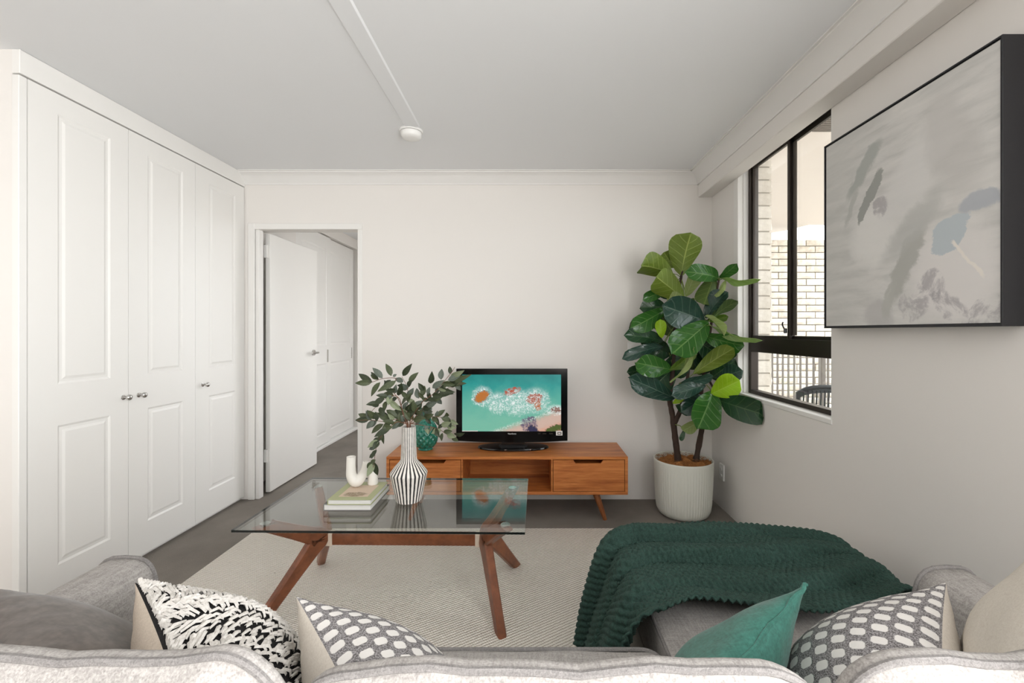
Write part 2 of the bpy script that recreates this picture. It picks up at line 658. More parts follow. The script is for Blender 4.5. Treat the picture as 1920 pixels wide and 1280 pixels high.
def panel_slab(m, Y0, Y1, Z0, Z1, X, panels, th=0.02, groove=0.005, inset=(0.0, 0.010, 0.022, 0.034)):
    """door slab whose moulded face looks to +X at X; panels = [(y0,y1,z0,z1)] stacked in one column, bottom first"""
    y0, y1 = panels[0][0], panels[0][1]
    def q(a0, a1, c0, c1, x=X):
        m.add([(x, a0, c0), (x, a1, c0), (x, a1, c1), (x, a0, c1)], [(0, 1, 2, 3)])
    q(Y0, y0, Z0, Z1)
    q(y1, Y1, Z0, Z1)
    zz = [Z0]
    for p in panels:
        zz += [p[2], p[3]]
    zz.append(Z1)
    for k in range(0, len(zz), 2):
        q(y0, y1, zz[k], zz[k + 1])
    dep = (0, -groove, -groove * .9, -groove * 0.15)
    for (a0, a1, c0, c1) in panels:
        rings = []
        for i, d in zip(inset, dep):
            rings.append([(X + d, a0 + i, c0 + i), (X + d, a1 - i, c0 + i), (X + d, a1 - i, c1 - i), (X + d, a0 + i, c1 - i)])
        for r0, r1 in zip(rings[:-1], rings[1:]):
            for k in range(4):
                m.add([r0[k], r0[(k + 1) % 4], r1[(k + 1) % 4], r1[k]], [(0, 1, 2, 3)])
        m.add(rings[-1], [(0, 1, 2, 3)])
    # back and edges
    xb = X - th
    m.add([(X, Y0, Z0), (X, Y1, Z0), (X, Y1, Z1), (X, Y0, Z1), (xb, Y0, Z0), (xb, Y1, Z0), (xb, Y1, Z1), (xb, Y0, Z1)],
          [(4, 7, 6, 5), (0, 4, 5, 1), (1, 5, 6, 2), (2, 6, 7, 3), (3, 7, 4, 0)])
    return m


def hollow(x0, x1, y0, y1, z0, z1, t=.016):
    """cupboard body open toward +X"""
    m = MB().box(x0, x0 + t, y0, y1, z0, z1)
    m.box(x0 + t, x1, y0, y0 + t, z0, z1).box(x0 + t, x1, y1 - t, y1, z0, z1)
    return m.box(x0 + t, x1, y0 + t, y1 - t, z0, z0 + t).box(x0 + t, x1, y0 + t, y1 - t, z1 - t, z1)


# sliding wardrobe in the next room
sw = empty('sliding_wardrobe', (-2.27, 5.0, 0), 'white panelled sliding wardrobe along the wall of the room beyond the open door', 'wardrobe')
part('carcass', hollow(-2.86, -2.34, 4.281, 5.799, 0, 2.345), MAT['white'], sw)
part('track', MB().rbox(-2.33, -2.255, 4.28, 5.8, 0, .03, .004, 1), MAT['plastic'], sw)
for k, (a, c, xx) in enumerate(((4.30, 5.06, -2.285), (5.0, 5.775, -2.315))):
    dd = part('door', panel_slab(MB(), a, c, .035, 2.335, xx, [(a + .1, c - .1, .14, .92), (a + .1, c - .1, 1.12, 2.2)]), MAT['white'], sw, 20)
    hy = c - .08 if k == 0 else c - .06
    hb = MB().rbox(xx - .001, xx + .003, hy - .016, hy + .016, .93, 1.07, .002, 1)
    part('finger_pull', hb, MAT['chrome'], dd)

# ------------------------------------------------------------------ built-in wardrobe
wd = empty('built_in_wardrobe', (XL, 2.63, 0), 'white built-in wardrobe with three moulded panel doors and round knobs', 'wardrobe')
part('carcass', hollow(-2.78, -2.2, YN + .05, YB - .004, 0, 2.368), MAT['white'], wd)
part('bulkhead', MB().rbox(-2.2, XL + .004, YN - .004, YB - .001, 2.368, ZC - .001, .002, 1), MAT['white'], wd)
part('end_stile', MB().rbox(-2.2, XL, YN - .004, 1.908, 0, 2.362, .002, 1), MAT['white'], wd)
doors = [(1.911, 2.386, 2.357), (2.389, 2.863, 2.450), (2.866, 3.352, 2.929)]
for a, c, ky in doors:
    pn = [(a + .12, c - .10, .20, .84), (a + .12, c - .10, 1.03, 2.27)]
    dd = part('door', panel_slab(MB(), a, c, .025, 2.361, XL, pn), MAT['white'], wd, 20)
    kb = MB().lathe([(0, 0), (.013, 0), (.013, .003), (.006, .006), (.006, .02), (.012, .025), (.0155, .031), (.0145, .038), (.008, .042), (0, .0425)], (XL, ky, .921), 20, 'X')
    part('knob', kb, MAT['chrome'], dd, 60, label='round brushed nickel knob')

# ------------------------------------------------------------------ window
b = MB()
b.rbox(XR + .002, 1.44, WY1 - .018, WY1, WZ0, 2.405, .002, 1)
b.rbox(XR + .03, 1.44, WY1 - .026, WY1 - .018, WZ0, 2.405, .002, 1)
b.rbox(XR - .006, XR + .004, WY1 - .02, WY1 + .04, WZ0, 2.34, .003, 1)
b.rbox(XR + .002, 1.44, WY0, WY0 + .012, WZ0, 2.405, .002, 1)
struct('trim_7', b, MAT['white'], label='white window reveal lining')
struct('trim_8', MB().rbox(XR - .004, 1.5, WY0, WY1, WZ0 - .02, WZ0 + .004, .003, 1), MAT['white'], label='white window sill')
b = MB()
fx0, fx1 = 1.44, 1.49
b.rbox(fx0, fx1, WY1 - .055, WY1 - .02, WZ0, WZ1, .002, 1)
b.rbox(fx0, fx1, WY0, WY0 + .035, WZ0, WZ1, .002, 1)
b.rbox(fx0, fx1, WY0 + .035, WY1 - .055, WZ0, WZ0 + .028, .002, 1)
b.rbox(fx0, fx1, WY0 + .035, WY1 - .055, WZ1 - .06, WZ1, .002, 1)
b.rbox(fx0, fx1, WY0 + .035, WY1 - .055, 1.141, 1.229, .002, 1)
win = struct('window_1', b, MAT['bronze'], label='dark bronze aluminium sliding window')
part('track', MB().rbox(fx0 - .006, fx0, WY0, WY1 - .02, WZ1 - .03, WZ1 - .012, .001, 1).rbox(fx0 - .004, fx0 + .001, WY0, WY1 - .02, WZ1 - .055, WZ1 - .043, .001, 1), MAT['bronzelight'], win)


def sash(y0, y1, z0, z1, x, wd=.022, name='sash'):
    m = MB()
    m.rbox(x, x + .018, y0, y0 + wd, z0, z1, .002, 1).rbox(x, x + .018, y1 - wd, y1, z0, z1, .002, 1)
    m.rbox(x, x + .018, y0 + wd, y1 - wd, z0, z0 + .018, .002, 1).rbox(x, x + .018, y0 + wd, y1 - wd, z1 - .03, z1, .002, 1)
    o = part(name, m, MAT['bronze'], win)
    part('pane', MB().box(x + .007, x + .011, y0 + wd - .004, y1 - wd + .004, z0 + .014, z1 - .026), MAT['glass'], o, 0)
    return o


sash(2.475, WY1 - .05, 1.229, WZ1 - .05, 1.447)
s2 = sash(WY0 + .03, 2.51, 1.229, WZ1 - .05, 1.469)
part('pale_edge', MB().rbox(1.467, 1.4695, 2.44, 2.486, 1.25, WZ1 - .08, .0005, 1), MAT['bronzelight'], s2)
part('pane', MB().box(1.462, 1.466, WY0 + .03, WY1 - .05, WZ0 + .024, 1.145), MAT['glass'], win, 0)
part('latch', MB().rbox(1.430, 1.447, 2.494, 2.506, 1.262, 1.29, .003, 1).tube(catmull([(1.433, 2.50, 1.285), (1.425, 2.506, 1.31), (1.43, 2.51, 1.325)], 3), .004, 6), MAT['black'], win)

# ------------------------------------------------------------------ outside the window
def brick_mat(name, c1, c2, bump=0.5):
    t = NT(name)
    v = t.coords()
    oi = t.n('ObjectInfo')
    nz = t.noise(v, 18, 5, 0.65)
    f = t.math('ADD', t.math('MULTIPLY', nz.outputs[0], .7), t.math('MULTIPLY', oi.outputs['Random'], .3))
    t.set(Base_Color=t.ramp(f, [(.3, c1), (.7, c2)]), Roughness=.9)
    t.bump(nz.outputs[0], bump, .01)
    return t.m


MAT['brick'] = brick_mat('cream_split_face_brick', C(206, 196, 182), C(238, 231, 220))
MAT['mortar'] = plain('grey_mortar', C(176, 168, 156), .95, .1, 30)
MAT['soffit'] = plain('rendered_soffit', C(226, 218, 210), .8, .03, 2)
MAT['tile'] = plain('balcony_tile', C(176, 168, 158), .7, .08, 4)

struct('ground', MB().box(-16, 16, -16, 20, -.35, -.11), plain('outdoor_paving', C(178, 172, 164), .9, .1, 2))
struct('floor_balcony', MB().box(1.62, 4.6, -.5, 5.9, -.1, -.02), MAT['tile'])
b = MB()
sof = [(1.62, -.5), (2.8, -.5), (2.8, 3.5), (4.2, 5.5), (4.2, 5.77), (3.62, 5.77), (3.51, 6.07), (3.1, 6.6), (1.62, 6.6)]
ns_ = len(sof)
b.add([(x, y, 2.66) for x, y in sof] + [(x, y, 2.8) for x, y in sof],
      [tuple(reversed(range(ns_))), tuple(range(ns_, 2 * ns_))] + [(i, (i + 1) % ns_, ns_ + (i + 1) % ns_, ns_ + i) for i in range(ns_)])
struct('ceiling_balcony', b, MAT['soffit'], label='pale rendered balcony soffit')
vg = empty('soffit_vent', (2.1, 2.9, 2.66), 'slatted beige vent in the balcony soffit outside the window', 'vent')
part('frame', MB().rbox(1.90, 2.36, 2.70, 3.02, 2.640, 2.662, .003, 1), MAT['tile'], vg)
ms = MB().box(-.21, .21, -.006, .006, -.004, .004).mesh('slat', MAT['metal_fence'], 0)
for k in range(12):
    link('slat', ms, vg, (.03, -.17 + k * .026, -.022))


def brick_mesh(seed, L, D, H, rough):
    """box brick, split face toward -Y"""
    r = np.random.default_rng(seed)
    nx, nz = 6, 4
    m = MB()
    pts = []
    for i in range(nx):
        for j in range(nz):
            e = 0.0 if (i in (0, nx - 1) or j in (0, nz - 1)) else 1.0
            pts.append(((i / (nx - 1) - .5) * L, -D / 2 - e * rough * r.uniform(.2, 1.0), (j / (nz - 1) - .5) * H))
    m.grid(pts, nx, nz)
    x, y, z = L / 2, D / 2, H / 2
    m.add([(-x, -y, -z), (x, -y, -z), (x, -y, z), (-x, -y, z), (-x, y, -z), (x, y, -z), (x, y, z), (-x, y, z)],
          [(0, 4, 5, 1), (1, 5, 6, 2), (2, 6, 7, 3), (3, 7, 4, 0), (4, 7, 6, 5)])
    return m.mesh('brick', MAT['brick'], 0)


wo = struct('wall_outside', MB().box(2.35, 5.2, 5.80, 5.98, -.1, 2.47), MAT['mortar'], label='cream split-face brick garden wall')
bms = [brick_mesh(k, .228, .09, .074, .022) for k in range(7)]
for row in range(29):
    for c in range(10):
        x = 2.75 + c * .24 + (0.12 if row % 2 else 0)
        link('brick', bms[(row * 5 + c * 3) % 7], wo, (x, 5.81 + random.uniform(-.006, .006), row * .0855 + .037))
# brick reveal beside the window: split faces toward +X
bms2 = [brick_mesh(20 + k, .23, .105, .076, .03) for k in range(6)]
part('mortar', MB().box(1.498, 1.592, WY1 + .006, WY1 + .23, .6, 2.6), MAT['mortar'], wr, 0)
for row in range(20):
    o = link('brick', bms2[row % 6], wr, (1.552, WY1 + .115, .78 + row * .0858))
    o.rotation_euler = (0, 0, R(90))

# balustrade along the balcony
fb = empty('balcony_fence', (2.62, 4.3, -.02), 'metal balcony fence of thin upright bars', 'fence')
part('rail', MB().rbox(2.60, 2.64, 1.0, 5.7, 1.07, 1.11, .004, 1), MAT['metal_fence'], fb)
part('rail', MB().rbox(2.605, 2.635, 1.0, 5.7, .06, .09, .004, 1), MAT['metal_fence'], fb)
mbar = MB().rbox(-.008, .008, -.008, .008, 0, .99, .002, 1).mesh('bar', MAT['metal_fence'], 30)
mpost = MB().rbox(-.022, .022, -.022, .022, 0, 1.1, .003, 1).mesh('post', MAT['metal_fence'], 30)
for k in range(46):
    y = 1.1 + k * .1
    if k in (0, 14, 29, 45):
        link('post', mpost, fb, (0, y - 4.3 - .02, 0))
    else:
        link('bar', mbar, fb, (0, y - 4.3, .09))

# outdoor chair
oc = empty('outdoor_chair', (2.28, 3.6, -.02), 'black slat-backed outdoor chair on the balcony by the fence', 'chair')
cx, cy = 2.28, 3.60
def arcp(t, r=0.245, dep=.07):
    return cx - .245 + .49 * t, cy - .26 + dep * (1 - (2 * t - 1) ** 2) * -1 + .03
path = [(arcp(t)[0], arcp(t)[1], .86 - .05 * (2 * abs(t - .5)) ** 4) for t in np.linspace(0, 1, 13)]
part('back_rail', MB().tube([(path[0][0], path[0][1] + .01, .44)] + path + [(path[-1][0], path[-1][1] + .01, .44)], .016, 8), MAT['blackmatt'], oc)
part('top_band', MB().grid([(x, y, z + dz) for (x, y, z) in path for dz in (-.045, .0)], len(path), 2), MAT['blackmatt'], oc)
for k in range(17):
    t = .07 + .86 * k / 16
    x, y = arcp(t)
    part('slat', MB().tube([(x, y, .83), (x, y + .03, .44)], .006, 6), MAT['blackmatt'], oc)
part('seat', MB().rbox(cx - .25, cx + .25, cy - .26, cy + .22, .40, .44, .015, 2), MAT['blackmatt'], oc)
for sx in (-1, 1):
    for sy, yy in ((-1, cy - .23), (1, cy + .2)):
        part('leg', MB().tube([(cx + sx * .22, yy, .41), (cx + sx * .25, yy + sy * .03, -.02)], [.016, .011], 8), MAT['blackmatt'], oc)

# ------------------------------------------------------------------ rug
b = MB()
b.rbox(-1.75, 1.30, .55, 2.842, 0.0, .012, .005, 2)
single('area_rug', b, MAT['rug'], (-.2, 1.7, 0), 'large cream flat-woven wool rug under the glass coffee table', 'rug')

# ------------------------------------------------------------------ media console
SX0, SX1, SY0, SY1, SZ0, SZ1 = -.963, .649, 2.952, 3.335, .183, .438
mc = empty('media_console', ((SX0 + SX1) / 2, (SY0 + SY1) / 2, 0), 'low teak media console with two drawers and an open centre shelf', 'tv stand')
T = .02
b = MB()
b.rbox(SX0, SX1, SY0, SY1, SZ1 - T, SZ1, .002, 1)
part('top_panel', b, MAT['teak'], mc)
part('bottom_panel', MB().rbox(SX0, SX1, SY0, SY1, SZ0, SZ0 + T, .002, 1), MAT['teak'], mc)
for x in (SX0, SX1 - T):
    part('side_panel', MB().rbox(x, x + T, SY0, SY1, SZ0 + T, SZ1 - T, .001, 1), MAT['teak'], mc)
xd0, xd1 = (866 - VX) / 281, (1035 - VX) / 281
for x in (xd0 - .006, xd1 - .006):
    part('divider', MB().rbox(x, x + .012, SY0 + .004, SY1 - .01, SZ0 + T, SZ1 - T, .001, 1), MAT['teak'], mc)
part('back_panel', MB().box(SX0 + T, SX1 - T, SY1 - .012, SY1 - .004, SZ0 + T, SZ1 - T), MAT['niche'], mc)


def drawer_front(x0, x1, hx):
    """drawer front with a trapezoid finger scoop cut in its top edge"""
    z0, z1 = SZ0 + T + .004, SZ1 - T - .004
    xs = [x0, hx - .1, hx - .085, hx + .085, hx + .1, x1]
    zt = [z1, z1, z1 - .022, z1 - .022, z1, z1]
    y0, y1 = SY0 + .003, SY0 + .021
    m = MB()
    for k in range(5):
        a, c = xs[k], xs[k + 1]
        v = [(a, y0, z0), (c, y0, z0), (c, y0, zt[k + 1]), (a, y0, zt[k]), (a, y1, z0), (c, y1, z0), (c, y1, zt[k + 1]), (a, y1, zt[k])]
        m.add(v, [(0, 1, 2, 3), (4, 7, 6, 5), (3, 2, 6, 7), (0, 4, 5, 1)])
    m.add([(x0, y0, z0), (x0, y1, z0), (x0, y1, z1), (x0, y0, z1)], [(0, 3, 2, 1)])
    m.add([(x1, y0, z0), (x1, y1, z0), (x1, y1, z1), (x1, y0, z1)], [(0, 1, 2, 3)])
    return m


for x0, x1, hx in ((SX0 + T + .003, xd0 - .009, (808 - VX) / 281), (xd1 + .009, SX1 - T - .003, (1103 - VX) / 281)):
    dr = part('drawer', drawer_front(x0, x1, hx), MAT['teak'], mc, 20)
    part('drawer_box', MB().box(x0 + .01, x1 - .01, SY0 + .03, SY1 - .02, SZ0 + T + .01, SZ1 - T - .035), MAT['niche'], dr, 0)
for sx, xx in ((-1, SX0 + .2), (1, SX1 - .2)):
    for sy, yy in ((-1, SY0 + .06), (1, SY1 - .06)):
        part('leg', MB().tube([(xx - sx * .01, yy, SZ0 + .004), (xx + sx * .055, yy + sy * .02, 0.0)], [.024, .013], 14), MAT['teak_v'], mc, 60)
part('leg_rail', MB().rbox(SX0 + .14, SX1 - .14, SY0 + .05, SY0 + .09, SZ0 - .018, SZ0, .002, 1), MAT['teak'], mc)

# ------------------------------------------------------------------ television
def screen_mat():
    t = NT('tv_picture')
    tc = t.n('TexCoord')
    uv = tc.outputs['UV']
    def asp(scale=(1.75, 1, 1)):
        mp = t.n('Mapping')
        mp.inputs['Scale'].default_value = scale
        t.l(uv, mp.inputs[0])
        return mp.outputs[0]
    A = asp()
    sp = t.n('SeparateXYZ')
    t.l(uv, sp.inputs[0])
    n1 = t.noise(A, 3.0, 5, .6, .4)
    n2 = t.noise(A, 9.0, 8, .72, 1.6)
    n3 = t.noise(A, 26.0, 6, .7, 1.0)
    dx = t.math('MULTIPLY', t.math('SUBTRACT', n2.outputs[0], .5), .16)
    dy = t.math('MULTIPLY', t.math('SUBTRACT', n3.outputs[0], .5), .16)
    U = t.math('ADD', sp.outputs[0], dx)
    V = t.math('ADD', sp.outputs[1], dy)

    def blob(cx, cy, rx, ry, rot=0, lo=.8, hi=1.05, raw=False):
        a = t.math('SUBTRACT', sp.outputs[0] if raw else U, cx)
        c = t.math('SUBTRACT', sp.outputs[1] if raw else V, cy)
        cs, sn = math.cos(R(rot)), math.sin(R(rot))
        p = t.math('ADD', t.math('MULTIPLY', a, 1.75 * cs), t.math('MULTIPLY', c, sn))
        q = t.math('SUBTRACT', t.math('MULTIPLY', c, cs), t.math('MULTIPLY', a, 1.75 * sn))
        d = t.math('ADD', t.math('POWER', t.math('DIVIDE', p, rx), 2.0), t.math('POWER', t.math('DIVIDE', q, ry), 2.0))
        return t.math('SUBTRACT', 1.0, t.smooth(d, lo, hi))
    c = t.ramp(t.math('ADD', sp.outputs[1], t.math('MULTIPLY', t.math('SUBTRACT', n1.outputs[0], .5), .5)),
               [(.15, C(112, 176, 154)), (.55, C(84, 164, 148)), (.8, C(34, 142, 136)), (1.0, C(10, 122, 120))])
    # sand shore in the lower right
    shore = t.math('SUBTRACT', t.math('ADD', t.math('MULTIPLY', U, .60), -.16), V)
    c = t.mix(t.smooth(shore, .0, .14), c, C(196, 168, 154))
    c = t.mix(t.smooth(shore, .22, .36), c, C(204, 150, 126))
    # foam
    fm = t.math('MAXIMUM', t.math('MAXIMUM', blob(.36, .50, .20, .2, 0, .3, 1.3), blob(.55, .52, .30, .24, -10, .3, 1.4)),
                t.math('MAXIMUM', blob(.74, .55, .26, .22, 0, .3, 1.4), t.math('MAXIMUM', blob(.20, .62, .2, .2, 0, .4, 1.1), blob(.95, .38, .2, .1, 0, .3, 1.2))))
    lace = t.ramp(n3.outputs[0], [(.48, (0, 0, 0)), (.60, (1, 1, 1))])
    foam = t.math('MULTIPLY', fm, t.math('ADD', .22, t.math('MULTIPLY', lace, .8)), clamp=True)
    c = t.mix(foam, c, C(226, 232, 230))
    edge = t.math('MULTIPLY', t.smooth(t.math('SUBTRACT', .05, t.math('ABSOLUTE', t.math('SUBTRACT', shore, .03))), 0, .05), t.math('MULTIPLY', lace, .8))
    c = t.mix(edge, c, C(224, 224, 218))
    # rocks
    speck = t.ramp(n3.outputs[0], [(.46, (1, 1, 1)), (.58, (0, 0, 0))])
    for (x, y, rx, ry, rot, col, sk) in ((.20, .61, .135, .085, 32, C(176, 106, 44), 0), (.50, .70, .17, .06, 18, C(170, 74, 52), 1), (.73, .57, .15, .09, 14, C(168, 84, 66), 1),
                                         (.765, .44, .07, .08, 0, C(176, 104, 70), 1), (.95, .375, .11, .055, 0, C(120, 62, 48), 1), (.68, .11, .15, .15, -20, C(96, 84, 108), 1),
                                         (.72, .02, .12, .06, -25, C(48, 46, 76), 0), (.94, .05, .16, .055, 14, C(74, 88, 40), 0)):
        bl_ = blob(x, y, rx, ry, rot)
        if sk:
            bl_ = t.math('MULTIPLY', bl_, t.math('ADD', .15, t.math('MULTIPLY', speck, .85)))
        else:
            ring = t.math('SUBTRACT', blob(x, y, rx * 1.12, ry * 1.16, rot), bl_, clamp=True)
            c = t.mix(t.math('MULTIPLY', ring, .7), c, C(70, 52, 40))
        c = t.mix(bl_, c, col)
    t.set(Base_Color=(0.01, 0.01, 0.01), Roughness=.25, Emission_Color=c, Emission_Strength=.72)
    return t.m


tv = empty('television', (-.13, 3.14, SZ1), 'black flat-screen television showing a turquoise beach seen from above', 'television')
TY = 3.13
x0, x1 = (855.5 - VX) / F * TY, (1064 - VX) / F * TY
z1, z0 = CH + (VY - 691) / F * TY, CH + (VY - 826) / F * TY
sx0, sx1 = (866.5 - VX) / F * TY, (1052 - VX) / F * TY
sz1, sz0 = CH + (VY - 702) / F * TY, CH + (VY - 808.5) / F * TY
# bezel ring with a slightly bowed bottom edge
b = MB()
N = 24
def botz(x):
    u = (x - x0) / (x1 - x0) * 2 - 1
    return z0 - .012 * (1 - u * u)
# front face strips
yf = TY
def strip(xa, xb, zf0, zf1, n=1, y=yf):
    xs = np.linspace(xa, xb, n + 1)
    pts = []
    for x in xs:
        pts += [(x, y, zf0(x)), (x, y, zf1(x))]
    b.grid(pts, n + 1, 2)
strip(x0, sx0, botz, lambda x: z1, 3)
strip(sx1, x1, botz, lambda x: z1, 3)
strip(sx0, sx1, lambda x: sz1, lambda x: z1)
strip(sx0, sx1, botz, lambda x: sz0, N)
# inner lip
yi = TY + .006
for (a, c) in (((sx0, sz0), (sx1, sz0)), ((sx1, sz0), (sx1, sz1)), ((sx1, sz1), (sx0, sz1)), ((sx0, sz1), (sx0, sz0))):
    b.add([(a[0], yf, a[1]), (c[0], yf, c[1]), (c[0], yi, c[1]), (a[0], yi, a[1])], [(0, 1, 2, 3)])
# sides
loop = [(x, botz(x)) for x in np.linspace(x0, x1, N + 1)] + [(x1, z1), (x0, z1)]
ring = []
for (x, z) in loop:
    ring += [(x, yf, z), (x, yf + .035, z), (x * .92 - .0107, yf + .085, (z - .75) * .86 + .75)]
b.grid(ring, len(loop), 3, closed_u=True)
nb = len(b.v)
b.add([((x * .92 - .0107), yf + .085, (z - .75) * .86 + .75) for x, z in loop], [tuple(range(len(loop)))])
part('bezel', b, MAT['black'], tv, 30)
sc = part('screen', MB().quad((sx0, yi - .002, sz0), (sx1, yi - .002, sz0), (sx1, yi - .002, sz1), (sx0, yi - .002, sz1)), screen_mat(), tv, 0)
part('display_line', MB().box(sx0, sx0 + .11, yi - .006, yi - .0025, sz0, sz0 + .005), MAT['plastic'], sc, 0)
tcx = (962 - VX) / F * TY
b = MB()
prof = [(0, .0), (.25, 0), (.255, .006), (.25, .014), (.10, .022), (0, .022)]
pts = []
nseg = 40
for i in range(nseg):
    a = 2 * math.pi * i / nseg
    for r, h in prof:
        pts.append((tcx + r * math.cos(a), TY + .045 + r * .40 * math.sin(a), SZ1 + h))
b.grid(pts, nseg, len(prof), closed_u=True)
part('base', b, MAT['black'], tv)
part('neck', MB().grid([(tcx + wv_ * s_, TY + .04 + dy_, zz_) for zz_, wv_ in ((SZ1 + .015, .11), (SZ1 + .035, .085), (SZ1 + .06, .08), (SZ1 + .10, .08))
                         for s_, dy_ in ((-1, -.022), (1, -.022), (1, .022), (-1, .022))], 4, 4, closed_v=True, flip=True), MAT['black'], tv)
part('stand_glint', MB().rbox(tcx - .058, tcx - .036, TY - .054, TY - .05, SZ1 + .008, SZ1 + .014, .001, 1), MAT['chrome'], tv)  # this chrome block and the next stand in for highlights on the base
part('stand_glint', MB().rbox(tcx + .112, tcx + .128, TY - .044, TY - .040, SZ1 + .008, SZ1 + .014, .001, 1), MAT['chrome'], tv)


def lettering(txt, x, z, y, size, mat, parent):
    cu = bpy.data.curves.new('lettering', 'FONT')
    cu.body = txt
    cu.size = size
    cu.align_x = 'CENTER'
    ob = bpy.data.objects.new('lettering_tmp', cu)
    COL.objects.link(ob)
    dg = bpy.context.evaluated_depsgraph_get()
    me = bpy.data.meshes.new_from_object(ob.evaluated_get(dg))
    bpy.data.objects.remove(ob)
    me.materials.clear()
    me.materials.append(mat)
    me.transform(Matrix.Rotation(R(90), 4, 'X'))
    pl = wloc(parent)
    me.transform(Matrix.Translation((x - pl.x, y - pl.y, z - pl.z)))
    return link('lettering', me, parent)


lettering('ViewSonic', (960 - VX) / F * TY, CH + (VY - 814) / F * TY, TY - .0015, .0145, MAT['plastic'], tv)
for s_, px_ in (('TDT', 1011), ('DOLBY', 1021), ('HDMI', 1033)):
    lettering(s_, (px_ - VX) / F * TY, CH + (VY - 813.5) / F * TY, TY - .0015, .010 if s_ != 'DOLBY' else .0085, MAT['bronzelight'], tv)
sk = part('sticker', MB().rbox((1042.5 - VX) / F * TY, (1054.5 - VX) / F * TY, TY - .002, TY - .0005, CH + (VY - 816) / F * TY, CH + (VY - 807.5) / F * TY, .0005, 1), MAT['plastic'], tv)
part('sticker_print', MB().box((1045 - VX) / F * TY, (1052.5 - VX) / F * TY, TY - .0028, TY - .002, CH + (VY - 814.5) / F * TY, CH + (VY - 809.5) / F * TY), MAT['bronzelight'], sk, 0)
part('sticker_print', MB().box((1046.5 - VX) / F * TY, (1051 - VX) / F * TY, TY - .0034, TY - .0028, CH + (VY - 813) / F * TY, CH + (VY - 811) / F * TY), MAT['plastic'], sk, 0)

# ------------------------------------------------------------------ green lattice vase on the console
gt = NT('emerald_glaze')
gv_ = gt.coords()
gn = gt.noise(gv_, 30, 3)
gt.set(Base_Color=gt.mix(gn.outputs[0], C(4, 84, 70), C(30, 134, 112)), Roughness=.1, Coat_Weight=.6)
gvx, gvy = (798 - VX) / F * 3.14, 3.14
def gprof(n=120):
    key = [(0, .0), (.045, .0), (.052, .006), (.047, .014), (.062, .026), (.078, .055), (.0845, .095), (.082, .135), (.068, .175), (.05, .198), (.041, .212), (.037, .235), (.038, .262), (.045, .282), (.046, .287), (.041, .287), (.034, .26), (.03, .2), (0, .19)]
    return [(max(0, v.x), v.y) for v in catmull([Vector((a, c, 0)) for a, c in key], 6)]
def lattice(r, h, a):
    if r < .04 or h < .02 or h > .205:
        return r
    k = 13
    s_ = h / .0155
    d = abs(math.sin((a * k + s_) * .5 * 2 / 2)) if False else None
    p = math.cos(a * k + s_ * 2.2)
    q = math.cos(a * k - s_ * 2.2)
    return r + .0055 * max(p, q) - .002
single('lattice_vase', MB().lathe(gprof(), (gvx, gvy, SZ1), 208, rfun=lattice), gt.m, (gvx, gvy, SZ1), 'emerald green glazed vase with a diamond lattice surface on the console', 'vase', smooth=60)

# ------------------------------------------------------------------ coffee table
GZ = .46
TX0, TX1, TYF, TYB = -1.222, -.018, 1.802, 2.458
ct = empty('coffee_table', (-.62, 2.13, .012), 'rectangular glass-topped coffee table with angled walnut legs', 'table')
rot = R(.9)
def rt(p):
    cx_, cy_ = -.62, 2.13
    c_, s_ = math.cos(rot), math.sin(rot)
    x, y = p[0] - cx_, p[1] - cy_
    return Vector((cx_ + x * c_ + y * s_, cy_ - x * s_ + y * c_, p[2]))
b = MB()
b.rbox(TX0, TX1, TYF, TYB, GZ - .012, GZ, .0015, 1)
b.v = [tuple(rt(p)) for p in b.v]
gl_ = part('glass_top', b, [MAT['tableglass'], MAT['glassedge']], ct, 0)
for p in gl_.data.polygons:
    if abs(p.normal.z) < .5:
        p.material_index = 1
NL = Vector((-1.0, 2.13, .295))
NR = Vector((-.215, 2.13, .295))


def bent_leg(pad, node, foot):
    pad, node, foot = rt(pad), rt(node), rt(foot)
    n = (pad - node).cross(foot - node).normalized()
    raw = [pad, pad.lerp(node, .55), pad.lerp(node, .86), node + ((pad + foot) / 2 - node) * .03, foot.lerp(node, .84), foot.lerp(node, .5), foot]
    wid = [.052, .064, .080, .098, .078, .060, .044]
    path = catmull(raw, 6)
    ws = [v.x for v in catmull([Vector((a, 0, 0)) for a in wid], 6)]
    m = MB()
    pts = []
    npt = len(path)
    thick = .038
    for i, p in enumerate(path):
        tg = (path[min(i + 1, npt - 1)] - path[max(i - 1, 0)]).normalized()
        s_ = n.cross(tg).normalized()
        hw, ht = ws[i] / 2, thick / 2
        ch = .007
        sec = [(-hw + ch, -ht), (hw - ch, -ht), (hw, -ht + ch), (hw, ht - ch), (hw - ch, ht), (-hw + ch, ht), (-hw, ht - ch), (-hw, -ht + ch)]
        for a, c in sec:
            q = p + s_ * a + n * c
            if i == 0 or i == npt - 1:
                z = GZ - .022 if i == 0 else .0121
                # cut level
                q = q + tg * ((z - q.z) / tg.z)
            pts.append(q)
    m.grid(pts, npt, 8, closed_v=True, flip=True)
    m.f.append(tuple(range(8)))
    m.f.append(tuple(range((npt - 1) * 8 + 7, (npt - 1) * 8 - 1, -1)))
    m.mi += [0, 0]
    return m


